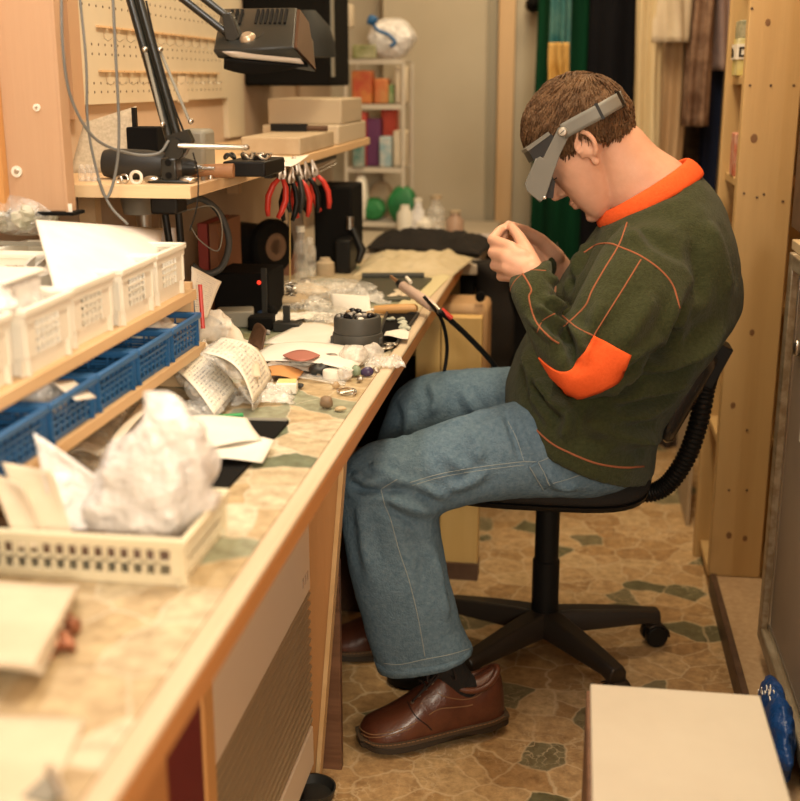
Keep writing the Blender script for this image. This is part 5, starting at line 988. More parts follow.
# more loose film and paper in the middle of the bench
def crumple(name, label, u, v, sx, sy, h, rz, mat, cat='film', seed=0):
    p = PZ(u, v, T0); Rm = Rz(rz)
    def f(a, b):
        q = Vector(((a - .5) * sx, (b - .5) * sy, 0)); e = 1 - max(abs(2 * a - 1), abs(2 * b - 1)) ** 4
        z = .002 + h * (.35 * e + .5 * e * abs(noise.noise(Vector((a * 4 + seed, b * 4, seed)))) + .35 * abs(noise.noise(Vector((a * 11, b * 11 + seed, 3)))))
        return p + Rm @ (q + Vector(noise.noise_vector(Vector((a * 5, b * 5, seed + 9)))) * sx * .06) + Vector((0, 0, z))
    return obj(name, MB().sheet(f, 26, 26), mat, solid=.0006, label=label, cat=cat, smooth=25)
glint = film('glossy_film', (.92, .90, .84), .30, .08, 1.0, 30)
for k, (u, v, sx, sy, h, r, m, nm, lb) in enumerate([(352, 300, .16, .10, .035, 20, glint, 'film_bag', 'glossy crinkled clear bag between the tan parcel and the olive tray'), (308, 308, .12, .09, .03, -15, glint, 'film_bag', 'glossy clear bag lying over the tan cloth pouch'),
        (300, 318, .13, .07, .012, 8, X['paper'], 'paper_scrap', 'white paper scrap just behind the dark block'), (330, 322, .10, .08, .02, 30, glint, 'film_bag', 'small glossy bag behind the white envelope'), (262, 305, .10, .08, .03, 40, X['card'], 'tan_wrapper', 'tan crumpled wrapper beside the black power box'),
        (384, 366, .07, .05, .022, 10, glint, 'film_bag', 'glossy wrapper of crystals at the bench edge'), (300, 368, .12, .06, .014, -10, X['paper'], 'paper_scrap', 'white paper scrap over the orange card'), (230, 350, .08, .07, .03, 20, X['tissue'], 'tissue_scrap', 'second white tissue lying against the invoice bags'),
        (262, 398, .10, .09, .02, 15, glint, 'film_bag', 'glossy loose end of the right invoice bag'), (185, 412, .12, .07, .02, -10, glint, 'film_bag', 'clear bag lying under the left invoice bag'), (405, 296, .07, .10, .015, 0, X['papercream'], 'paper_scrap', 'cream scrap lying on the bench left of the torch')]):
    crumple(nm, lb, u, v, sx, sy, h, r, m, 'paper' if 'paper' in nm or 'wrap' in nm or 'tissue' in nm else 'bag', k * 3.7)
for k in range(16):
    u, v = [(292, 322), (300, 330), (272, 318), (268, 334), (318, 376), (326, 372), (336, 388), (352, 372), (360, 382), (310, 366), (250, 318), (246, 322), (376, 372), (300, 388), (254, 372), (316, 330)][k]; p = PZ(u, v, T0); r = rng.uniform(.004, .008)
    obj('grit_piece', lump(p + Vector((0, 0, r * .8)), (r, r * .9, r * .8), r * .4, 120, 9, 6), [X['brushed'], X['darkgrey'], st[3], st[2]][k % 4], label='small bit of stone or metal among the papers on the bench', cat='scrap', group='small bits among the papers', smooth=40)
# ================= office chair =================
hx, hy = -.034, 2.475
chr_ = thing('office_chair', 'black swivel office chair with ribbed back support under the seated man', 'chair', (hx, hy, 0))
bsm = M('chair_base_plastic', (.030, .022, .016), .42, spec=.5); bfm = X['blackfab']
def sup(cx, cy_, a, b, z, n=40, p=.55):
    return [Vector((cx + a * math.copysign(abs(math.cos(q)) ** p, math.cos(q)), cy_ + b * math.copysign(abs(math.sin(q)) ** p, math.sin(q)), z)) for q in np.linspace(0, 2 * PI, n, endpoint=False)]
SX, SY = -.035, 2.415
def seat_ring(s, z, tilt=.02): 
    r = sup(SX, SY, .210 * s, .246 * s, z)
    return [p + Vector((0, 0, -.018 * max(0, (SX - .08 - p.x) / .13) ** 2)) for p in r]
obj('seat', MB().loft([seat_ring(.90, .458), seat_ring(.97, .461), seat_ring(1.0, .472), seat_ring(.985, .486), seat_ring(.92, .494), seat_ring(.6, .496), seat_ring(.1, .496)]), bfm, chr_, smooth=60)
obj('seat_shell', MB().loft([seat_ring(.4, .438), seat_ring(.84, .440), seat_ring(.97, .448), seat_ring(.985, .458), seat_ring(.9, .462)]), X['black'], chr_, smooth=60)
obj('mechanism', MB().bx(hx - .09, hx + .10, hy - .03, hy + .05, .425, .442), X['black'], chr_, bevel=.006)
obj('gas_rod', MB().cyl((hx, hy, .34), (hx, hy, .44), .0125), X['steel'], chr_)
obj('column_cover', MB().lathe([(.030, .085), (.030, .225), (.0265, .228), (.0265, .372), (.023, .378), (.001, .378)], (hx, hy, 0), 32).lathe([(.001, .08), (.036, .08), (.036, .10), (.030, .105)], (hx, hy, 0), 32), X['black'], chr_, smooth=30)
for k, a in enumerate((18, -54, -126, 162, 90)):
    a = math.radians(a); d = Vector((math.cos(a), math.sin(a), 0)); w = Vector((-math.sin(a), math.cos(a), 0)); c = Vector((hx, hy, 0)); rings = []
    for t in np.linspace(0, 1, 9):
        r = .02 + .25 * t; zt = .108 - .022 * t ** 1.5; zb = .058 + .003 * t if t < .9 else .052; hw = .034 - .013 * t
        rings.append([c + d * r + w * y + Vector((0, 0, z)) for y, z in ((-hw, zb), (hw, zb), (hw, zb + .6 * (zt - zb)), (hw * .62, zt), (-hw * .62, zt), (-hw, zb + .6 * (zt - zb)))])
    lg = obj('base_arm', MB().loft(rings), bsm, chr_, bevel=.004)
    p = c + d * .262; cs = obj('castor', MB().cyl(p + w * .006 + Vector((0, 0, .0255)), p + w * .024 + Vector((0, 0, .0255)), .0252, n=28).cyl(p - w * .024 + Vector((0, 0, .0255)), p - w * .006 + Vector((0, 0, .0255)), .0252, n=28).cyl(p + Vector((0, 0, .03)), p + Vector((0, 0, .062)), .007), X['black'], chr_, bevel=.002)
    hd = [p + Vector((0, 0, .0255)) + (d * math.cos(q) + Vector((0, 0, math.sin(q)))) * .029 for q in np.linspace(-.1, PI * .75, 12)]
    obj('hood', MB().sheet(lambda u, v: hd[min(11, int(round(u * 11)))] + w * (.022 * (2 * v - 1)), 11, 4), bsm, cs, solid=.003)
b0_, b1_ = PY(652, 443, 2.26), PY(700, 357, 2.26)
def back_ring(s, off):
    up = Vector((b1_.x - b0_.x, 0, b1_.z - b0_.z)); L = up.length; up.normalize(); nrm = Vector((up.z, 0, -up.x)); c = (b0_ + b1_) / 2; r = []
    for q in np.linspace(0, 2 * PI, 40, endpoint=False):
        yy = .185 * s * math.copysign(abs(math.cos(q)) ** .6, math.cos(q)); ss = L / 2 * s * math.copysign(abs(math.sin(q)) ** .6, math.sin(q))
        r.append(Vector((c.x, 2.42, c.z)) + up * ss + Vector((0, yy, 0)) + nrm * (off + .030 - 1.0 * yy * yy - .10 * 0))
    return r
obj('backrest', MB().loft([back_ring(.3, -.016), back_ring(.88, -.016), back_ring(.98, -.008), back_ring(1, .004), back_ring(.97, .012), back_ring(.3, .014)]), bfm, chr_, smooth=60)
obj('back_shell', MB().loft([back_ring(.96, .010), back_ring(1.02, .008), back_ring(1.03, .016), back_ring(.96, .026), back_ring(.3, .030)]), M('shell_gloss', (.02, .017, .015), .22), chr_, smooth=60)
pt = [PY(712, 366, 2.42), PY(706, 385, 2.42), PY(699, 420, 2.42), PY(688, 453, 2.42), PY(672, 479, 2.42), PY(655, 491, 2.42), PY(630, 492, 2.42), PY(600, 487, 2.42)]
sp_ = SP(pt, 150)
obj('bellows', MB().tube(sp_[18:], [(.0208 if i % 3 < 2 else .0182) for i in range(18, 150)], 20), X['black'], chr_, smooth=30)
obj('spine_bracket', MB().tube(sp_[:22], [.020] * 22, 14).box(PY(713, 362, 2.42), (.035, .07, .09), Matrix.Rotation(math.radians(24), 3, 'Y')), X['black'], chr_, bevel=.006)
# ================= the seated man =================
SK = M('skin', (.60, .335, .225), .48, c2=(.66, .375, .26), scale=30, sss=.12, spec=.4, bump=.06, bscale=260)
PO = Vector((0.02, 2.33, 0))
def ring(A, B, Yc, ty, n=36, k=1.0, pw=.9):
    a = PY(*A, Yc); b = PY(*B, Yc); c = (a + b) / 2; h = (b - a) / 2 * k; t = ty * k
    return [c + h * math.copysign(abs(math.cos(q)) ** pw, math.cos(q)) + Vector((0, t * math.copysign(abs(math.sin(q)) ** pw, math.sin(q)), 0)) for q in np.linspace(0, 2 * PI, n, endpoint=False)]
def dens(R, per=4):
    """interpolate a list of (A, B, Y, t) sections smoothly"""
    return [((r[0], r[1]), (r[2], r[3]), r[4], r[5]) for r in smoothpl([(*a, *b, y, t) for a, b, y, t in R], per * (len(R) - 1) + 1)]
torso = [((505, 402), (653, 468), 2.33, .258), ((507, 380), (660, 432), 2.33, .252), ((519, 347), (690, 382), 2.33, .232), ((537, 316), (722, 340), 2.33, .222), ((554, 288), (742, 302), 2.33, .218), ((568, 266), (739, 256), 2.33, .214), ((582, 247), (730, 222), 2.33, .196), ((594, 231), (716, 192), 2.33, .155), ((604, 217), (697, 170), 2.33, .095)]
armL = [((622, 222), (704, 276), 2.185, .085), ((600, 250), (694, 302), 2.145, .088), ((582, 283), (670, 330), 2.10, .078), ((568, 312), (648, 355), 2.075, .070), ((560, 332), (624, 384), 2.055, .062), ((560, 337), (585, 399), 2.045, .058), ((561, 330), (555, 380), 2.045, .056), ((561, 316), (535, 348), 2.055, .054), ((559, 300), (521, 318), 2.07, .050), ((555, 282), (511, 294), 2.09, .045), ((551, 259), (509, 277), 2.115, .037)]
armR = [((640, 232), (700, 280), 2.50, .085), ((605, 270), (690, 310), 2.56, .085), ((585, 320), (650, 350), 2.60, .07), ((575, 335), (610, 385), 2.60, .06), ((565, 322), (565, 372), 2.58, .055), ((562, 295), (550, 330), 2.53, .05), ((561, 258), (545, 288), 2.47, .045), ((558, 238), (543, 268), 2.44, .036)]
jm = MB()
for R, pw in ((torso, .96), (armL, 1.), (armR, 1.)): jm.loft([ring(*r, pw=pw) for r in dens(R)])
jk = remesh(jm, .0055, 10, .5)
FLC = M('olive_fleece', (.031, .036, .013), .95, c2=(.045, .051, .020), scale=170, spec=.1, sheen=.08, bump=.45, bscale=300, detail=3)
brush(jk, [
    ([(545, 296), (556, 304), (568, 316)], .008, .008), ([(536, 304), (550, 316), (564, 330)], .009, .008), ([(528, 316), (543, 330), (556, 344)], .007, .008), ([(548, 272), (556, 284), (560, 296)], .005, .007),
    ([(562, 328), (572, 345), (576, 368)], -.010, .008), ([(570, 322), (580, 340), (582, 356)], .007, .010), ([(604, 296), (594, 322), (586, 345)], .005, .014), ([(655, 290), (640, 320), (618, 350)], .005, .016),
    ([(690, 300), (672, 328), (645, 358), (622, 380)], -.018, .013), ([(730, 325), (690, 352), (650, 372), (618, 388)], .014, .018), ([(700, 368), (665, 386), (630, 398), (600, 404)], .013, .016), ([(668, 408), (630, 418), (600, 420), (575, 424)], .012, .016),
    ([(690, 385), (650, 402), (610, 410)], -.010, .010), ([(543, 375), (552, 398), (566, 415)], .013, .012), ([(528, 372), (540, 400), (556, 420)], .010, .012), ([(536, 385), (546, 405), (560, 420)], -.012, .008), ([(572, 405), (568, 425), (562, 440)], .010, .012), ([(660, 430), (630, 442), (600, 444)], .008, .016),
    ([(706, 215), (722, 260), (730, 300)], .007, .02), ([(690, 235), (700, 280), (690, 300)], -.007, .016), ([(590, 240), (580, 262), (568, 285)], .008, .010), ([(584, 252), (574, 270), (571, 290)], -.008, .008), ([(620, 236), (650, 232), (680, 240)], .004, .02), ([(600, 225), (640, 205), (690, 185)], -.004, .014), ([(662, 440), (620, 434), (585, 430)], .010, .012), ([(715, 345), (680, 366), (640, 376), (612, 392)], -.010, .009), ([(524, 352), (534, 372), (548, 392)], .009, .010)], 2.0)
V = getv(jk); N = getn(jk)
d = np.array([noise.noise(Vector(p) * 14) * .003 + noise.noise(Vector(p) * 40) * .0012 for p in V]); setv(jk, V + N * d[:, None])
jb = bvh_of(jk)
# body: head, neck, trunk, arms, hands, legs and feet as one surface
HC = PY(588, 148, 2.31)
hf = Vector((-.735, .10, -.665)).normalized(); hu = Vector((-.667, .04, .743)); hu = (hu - hf * hu.dot(hf)).normalized(); hl = hu.cross(hf)
HM = Matrix((hf, hl, hu)).transposed()
def H(x, y, z): return HC + HM @ Vector((x, y, z))
def HLp(u, v, yl):
    dd = ray(u, v); t = ((HC + hl * yl - EYE).dot(hl)) / dd.dot(hl); return EYE + dd * t
def local(p): return HM.transposed() @ (p - HC)
bm = MB()
CC = (-.012, 0, .042); CR = (.092, .075, .086)
bm.ell(H(*CC), CR, 40, 28, HM)
fr = []
for z, xf_, xb, hw in ((.075, .074, -.06, .062), (.055, .084, -.07, .069), (.03, .088, -.06, .071), (.01, .083, -.05, .069), (-.01, .083, -.04, .067), (-.03, .083, -.028, .063), (-.05, .084, -.018, .058), (-.07, .083, -.006, .052), (-.088, .080, .006, .045), (-.104, .077, .018, .036), (-.114, .068, .030, .026)):
    c = (xf_ + xb) / 2; h = (xf_ - xb) / 2
    fr.append([H(c + h * math.copysign(abs(math.cos(q)) ** .8, math.cos(q)), hw * math.copysign(abs(math.sin(q)) ** .85, math.sin(q)), z) for q in np.linspace(0, 2 * PI, 40, endpoint=False)])
bm.loft(fr)
bm.loft([[H(x + .0, y * w, z) for x, y in ((xb, -1), (xt, -.35), (xt, .35), (xb, 1))] for z, xb, xt, w in ((.022, .07, .090, .012), (.004, .07, .096, .012), (-.014, .07, .106, .014), (-.028, .07, .1115, .017), (-.038, .072, .104, .016), (-.042, .074, .092, .012))])
bm.ell(H(.105, 0, -.029), (.010, .0095, .009), 14, 10, HM)
for s in (-1, 1):
    bm.ell(H(.090, s * .012, -.032), (.0095, .0068, .0068), 12, 8, HM); bm.ell(H(.078, s * .033, .020), (.013, .026, .008), 14, 10, HM); bm.ell(H(.070, s * .032, .002), (.0125, .0145, .011), 14, 10, HM)
    bm.ell(H(.048, s * .041, -.028), (.026, .0175, .028), 16, 10, HM)
    # ear: shell, helix rim, lobe
    Re = HM @ Matrix.Rotation(s * .35, 3, 'Z')
    bm.ell(H(-.010, s * .072, .003), (.0155, .0075, .025), 16, 10, Re)
    hx_ = [H(-.011 + .017 * math.cos(q) - .004 * math.sin(q), s * (.079 + .005 * max(0, -math.cos(q))), .007 + .025 * math.sin(q)) for q in np.linspace(-.2, PI * 1.42, 22)]
    bm.tube(hx_, .0052, 8); bm.ell(H(-.006, s * .075, -.026), (.008, .005, .010), 12, 8, HM)
    bm.tube([H(.000 - .010 * math.sin(q), s * .078, .004 + .016 * math.cos(q)) for q in np.linspace(.5, 2.6, 10)], .003, 8)
    bm.ell(H(.007, s * .073, -.003), (.004, .006, .007), 10, 7, HM)
bm.ell(H(.086, 0, -.058), (.008, .023, .006), 16, 8, HM); bm.ell(H(.085, 0, -.069), (.008, .020, .006), 16, 8, HM); bm.ell(H(.072, 0, -.102), (.016, .020, .014), 16, 10, HM)
neck = [((592, 168), (626, 118), 2.31, .058), ((601, 190), (640, 128), 2.315, .060), ((606, 204), (657, 146), 2.32, .066), ((611, 216), (682, 163), 2.33, .078), ((620, 236), (700, 186), 2.33, .10)]
bm.loft([ring(*r) for r in dens(neck)])
def shrink(R, k): return [ring(*r, k=k) for r in dens(R, 3)]
bm.loft(shrink(torso[1:-1], .80))
legL = [((604, 402), (638, 478), 2.25, .098), ((550, 399), (602, 493), 2.205, .100), ((507, 404), (545, 494), 2.175, .096), ((456, 418), (490, 498), 2.145, .090), ((407, 436), (452, 507), 2.11, .083), ((366, 444), (440, 516), 2.09, .079), ((340, 471), (441, 532), 2.08, .077), ((341, 511), (445, 556), 2.075, .075), ((349, 563), (452, 592), 2.065, .074), ((362, 615), (463, 629), 2.07, .074), ((377, 664), (473, 650), 2.075, .072)]
legR = [((600, 398), (645, 466), 2.43, .105), ((545, 372), (600, 470), 2.46, .108), ((515, 368), (560, 468), 2.48, .10), ((465, 369), (500, 464), 2.49, .09), ((425, 375), (455, 462), 2.49, .085), ((398, 388), (440, 468), 2.485, .08), ((384, 418), (446, 482), 2.48, .078), ((372, 470), (438, 505), 2.465, .075), ((374, 540), (436, 555), 2.46, .074), ((382, 600), (442, 610), 2.45, .072), ((386, 636), (444, 642), 2.445, .07)]
bm.loft(shrink(legL[:-1], .72)); bm.loft(shrink(legR[:-1], .72)); bm.loft(shrink(armR, .70)); bm.loft(shrink(armL[1:], .52))
bm.ell(PY(588, 438, 2.33), (.095, .15, .085), 24, 16)
def chain(js, rs):
    pts = [PY(u, v, Y) for u, v, Y in js]
    for i in range(len(pts) - 1): bm.caps(pts[i], pts[i + 1], rs[i], rs[i + 1], 14)
    return pts
# left hand (nearer)
wr = (531, 273, 2.112)
chain([(540, 288, 2.105), wr], [.030, .025])
for js, rs in (([wr, (511, 248, 2.145), (492.5, 239.5, 2.195), (500, 230, 2.235), (508.5, 224.5, 2.262)], [.021, .0135, .0105, .0092, .0078]), ([wr, (507, 257, 2.13), (493, 252.5, 2.18), (498, 242, 2.225), (506, 233, 2.255)], [.021, .014, .0108, .0094, .008]),
        ([wr, (508, 267, 2.125), (495, 265, 2.175), (500, 255, 2.22), (507, 246, 2.245)], [.021, .0135, .0105, .009, .0078]), ([wr, (512, 275, 2.13), (501, 276, 2.175), (504, 267, 2.215), (510, 259, 2.24)], [.02, .0125, .0095, .0082, .007]),
        ([(533, 268, 2.12), (527, 252, 2.145), (519.5, 237, 2.19), (511.5, 226, 2.238)], [.019, .0145, .0112, .0085])): chain(js, rs)
bm.ell(PY(519, 262, 2.128), (.030, .016, .026), 18, 12)
# right hand (farther)
wr = (556, 262, 2.455)
chain([(562, 272, 2.46), wr], [.028, .025])
for js, rs in (([wr, (536, 239, 2.40), (519, 228, 2.35), (508, 223.5, 2.295)], [.021, .0135, .0105, .008]), ([wr, (533, 248, 2.405), (513, 240, 2.36), (506, 236, 2.30)], [.021, .0135, .0105, .008]), ([wr, (534, 257, 2.405), (514, 252, 2.36), (507, 248, 2.30)], [.021, .013, .010, .008]),
        ([wr, (538, 264, 2.405), (520, 262, 2.365), (512, 260, 2.31)], [.02, .012, .009, .0075]), ([(556, 256, 2.44), (541, 240, 2.385), (525, 230, 2.33), (512, 225, 2.275)], [.018, .0135, .011, .0085])): chain(js, rs)
bm.ell(PY(544, 252, 2.425), (.030, .018, .024), 18, 12)
# shoe frames: origin on the ground under the heel, x towards the toe
def sframe(heel, toe, lift=0.):
    h = Vector(heel); t = Vector(toe); x = (t - h); x.z = 0; x.normalize(); y = Vector((0, 0, 1)).cross(x); R = Matrix((x, y, Vector((0, 0, 1)))).transposed()
    R = R @ Matrix.Rotation(lift, 3, 'Y'); return lambda p: h + R @ Vector(p)
SL = sframe((-.106, 2.135, .022), (-.378, 2.022, 0), .055); SR = sframe((-.245, 2.475, .004), (-.51, 2.40, 0))
anks = []
for S, leg in ((SL, legL), (SR, legR)):
    ank = PY((leg[-2][0][0] + leg[-2][1][0]) / 2 + 6, (leg[-2][0][1] + leg[-2][1][1]) / 2, leg[-2][2]); anks.append(ank); bm.caps(S((.060, 0, .050)), ank, .023, .034); bm.caps(S((.05, 0, .045)), S((.20, 0, .038)), .022, .016)
body = remesh(bm, .0027, 6, .5)
bmm = bmesh.new(); bmm.from_mesh(body)
fv = [v for v in bmm.verts if (lambda q: q.x > .02 and -.10 < q.z < .03 and abs(q.y) < .085 and not (q.x > .078 and -.085 < q.z < -.045))(local(v.co))]
for _ in range(8): bmesh.ops.smooth_vert(bmm, verts=fv, factor=.5, use_axis_x=True, use_axis_y=True, use_axis_z=True)
bmm.to_mesh(body); bmm.free()
man = obj('person', body, SK, at=PO, smooth=180, label='seated man in dark green fleece and blue jeans, head bowed over his hands', cat='person')
def pobj(name, mb, mat, parent=None, **k): return obj(name, mb, mat, man if parent is None else parent, **k)
jacket = pobj('fleece_jacket', jk, FLC, smooth=180)
# collar, hems and contrast stitching
ORG = M('orange_fleece', (.78, .105, .022), .9, c2=(.84, .125, .03), scale=200, spec=.2, bump=.3, bscale=420)
ca, cb = PY(600, 219, 2.33), PY(695, 166, 2.33); cc_ = (ca + cb) / 2; ch_ = (cb - ca) / 2
up_ = Vector((ch_.z, 0, -ch_.x)).normalized(); up_ = -up_ if up_.z < 0 else up_
crs = []
for q in np.linspace(0, 2 * PI, 60, endpoint=False):
    o = ch_.normalized() * math.cos(q) + Vector((0, math.sin(q), 0)); c0 = cc_ + ch_ * math.cos(q) + Vector((0, .098 * math.sin(q), 0)); wid = .017 + .004 * math.cos(q)
    crs.append([c0 + up_ * (wid * math.cos(a)) + o * (.0075 * math.sin(a) - .006 * math.cos(a)) for a in np.linspace(0, 2 * PI, 14, endpoint=False)])
pobj('collar', MB().loft(crs, closed=True), ORG, jacket, smooth=180, label='bright orange fleece collar')
STT = M('orange_seam', (.30, .095, .04), .85)
for nm, px, r in (('shoulder_seam', [(627, 222), (619, 244), (604, 269), (592, 290), (586, 304), (575, 316), (563, 326)], .0022), ('yoke_seam', [(584, 252), (597, 244), (610, 243), (619, 246), (640, 255), (660, 269), (673, 285), (680, 308)], .0022),
        ('sleeve_seam', [(641, 259), (622, 290), (600, 325), (594, 335)], .0018), ('sleeve_seam', [(562, 315), (577, 327), (593, 335)], .0020), ('forearm_seam', [(520, 269), (531, 288), (529, 298), (536, 321), (550, 337), (559, 343)], .0022), ('forearm_seam', [(537, 332), (542, 321), (549, 316), (555, 313)], .0015),
        ('cuff_seam', [(509, 291), (516, 279), (529, 270), (546, 270)], .0014), ('hem_seam', [(519, 405), (529, 421), (549, 441), (571, 453), (597, 463), (623, 467), (644, 466)], .0026)):
    n = 10 * len(px); pobj(nm, MB().tube(on_surf(jb, px, n, -.0003), r * .8, 8), STT, jacket, smooth=180)
upx = resamp(smoothpl([(539.6, 356.5), (548, 364), (559, 370.5), (570, 369.5), (580, 358), (593.6, 334.7)], 40), 30); lpx = resamp([(539.6, 356.5), (552, 377), (566, 395), (580, 397.5), (600, 391), (618, 382), (624, 371), (631, 355)], 30)
pv = []
for j in range(13):
    for i in range(30):
        t = j / 12; u, v = upx[i] * (1 - t) + lpx[i] * t; p, n = hit(jb, u, v); pv.append(p + n * .0022)
pm_ = MB().add(pv, [(j * 30 + i, j * 30 + i + 1, (j + 1) * 30 + i + 1, (j + 1) * 30 + i) for j in range(12) for i in range(29)])
pobj('elbow_patch', pm_, ORG, jacket, solid=.003, off=0, smooth=180, label='bright orange elbow patch')
# jeans
jn = MB(); jn.loft([ring(*r, pw=.95) for r in dens(legL)]); jn.loft([ring(*r, pw=.95) for r in dens(legR)])
jn.ell(PY(590, 440, 2.33), (.108, .185, .10), 32, 20)
je = remesh(jn, .0055, 8, .5)
brush(je, [([(346, 482), (362, 490), (382, 489)], -.009, .007), ([(382, 492), (410, 488), (440, 503)], -.009, .008), ([(395, 481), (420, 489), (444, 498)], .008, .009), ([(368, 463), (384, 472), (397, 479)], .007, .009), ([(352, 470), (370, 480), (392, 482)], .006, .010),
    ([(384, 498), (408, 506), (434, 513)], .008, .009), ([(385, 506), (405, 518), (425, 528)], -.006, .008), ([(360, 505), (364, 540), (370, 575)], .006, .012), ([(432, 550), (442, 590), (448, 625)], .006, .012), ([(405, 520), (420, 560), (425, 600)], -.004, .014), ([(445, 452), (456, 464), (470, 472)], .005, .010), ([(470, 430), (478, 445), (480, 465)], .005, .012),
    ([(505, 407), (513, 432), (523, 462)], -.007, .008), ([(496, 408), (470, 416), (440, 428)], .004, .012), ([(490, 470), (470, 482), (445, 490)], .006, .010), ([(545, 470), (560, 485), (580, 488)], .006, .010), ([(400, 395), (408, 420), (402, 440)], .006, .010), ([(430, 380), (436, 400), (430, 415)], .006, .010), ([(460, 385), (470, 405), (478, 412)], .004, .010)])
DEN = M('denim', (.080, .140, .200), .85, c2=(.165, .240, .300), scale=110, detail=8, spec=.2, bump=.5, bscale=260, lo=.25, hi=.75)
V = getv(je); N = getn(je); d = np.array([noise.noise(Vector(p) * 18) * .0022 + noise.noise(Vector(p) * 55) * .0009 for p in V]); setv(je, V + N * d[:, None])
jeb = bvh_of(je); jeans = pobj('jeans', je, DEN, smooth=180)
JST = M('jean_stitch', (.26, .30, .30), .8)
for nm, px, r in (('side_seam', [(524, 461), (480, 466.5), (442, 473), (410, 482)], .0013), ('side_seam', [(524, 464.5), (480, 470), (442, 476.5), (412, 485)], .0011), ('knee_seam', [(397, 479), (390, 483), (382, 488)], .0014), ('leg_seam', [(381, 489), (385, 505), (391, 520), (399, 550), (409, 580), (418, 617), (425, 656)], .0014),
        ('hem_stitch', [(384, 663), (400, 664), (424, 659), (450, 654), (470, 648)], .0013), ('pocket_stitch', [(524, 461), (539, 461), (553, 455)], .0013), ('pocket_stitch', [(508, 421), (517, 439), (524, 461)], .0013), ('back_pocket_stitch', [(553, 483), (570, 478), (589, 471)], .0012)):
    pobj(nm, MB().tube(on_surf(jeb, px, 12 * len(px), -.0001), r * .7, 6), JST, jeans, smooth=180)
for nm_, lg_ in (('hem', legL), ('hem', legR)):
    q1, q0 = lg_[-1], lg_[-2]; t_ = .80
    mid = tuple(tuple(a * t_ + b * (1 - t_) for a, b in zip(q1[k], q0[k])) for k in (0, 1)); low = tuple(tuple(a * 1.03 - b * .03 for a, b in zip(q1[k], q0[k])) for k in (0, 1))
    pobj(nm_, MB().loft([[p + Vector(noise.noise_vector(p * 60)) * .0015 for p in ring(*low, q1[2], q1[3], k=.965, n=60)], ring(*mid, q1[2], q1[3], k=.968, n=60)], cap=False), DEN, jeans, solid=.003, off=1., smooth=180)
def surf_strip(bv, a, b, w, lift, n=14):
    a = np.array(a, float); b = np.array(b, float); t = (b - a) / np.linalg.norm(b - a); nn = np.array([-t[1], t[0]]); vs = []
    for i in range(n):
        for s in (-1, -.33, .33, 1): u = a + (b - a) * i / (n - 1) + nn * w * s; p, q = hit(bv, *u); vs.append(p + q * lift)
    return MB().add(vs, [(i * 4 + k, i * 4 + k + 1, (i + 1) * 4 + k + 1, (i + 1) * 4 + k) for i in range(n - 1) for k in range(3)])
pobj('hammer_loop', surf_strip(jeb, (533, 463), (547, 486), 5.5, .003), DEN, jeans, solid=.003)
for s in (-4.2, 4.2): pobj('loop_stitch', MB().tube([p + n * .0052 for p, n in (hit(jeb, 533 + s + 14 * t, 463 - s * .55 + 23 * t) for t in np.linspace(.03, .97, 14))], .0010, 6), JST, jeans)
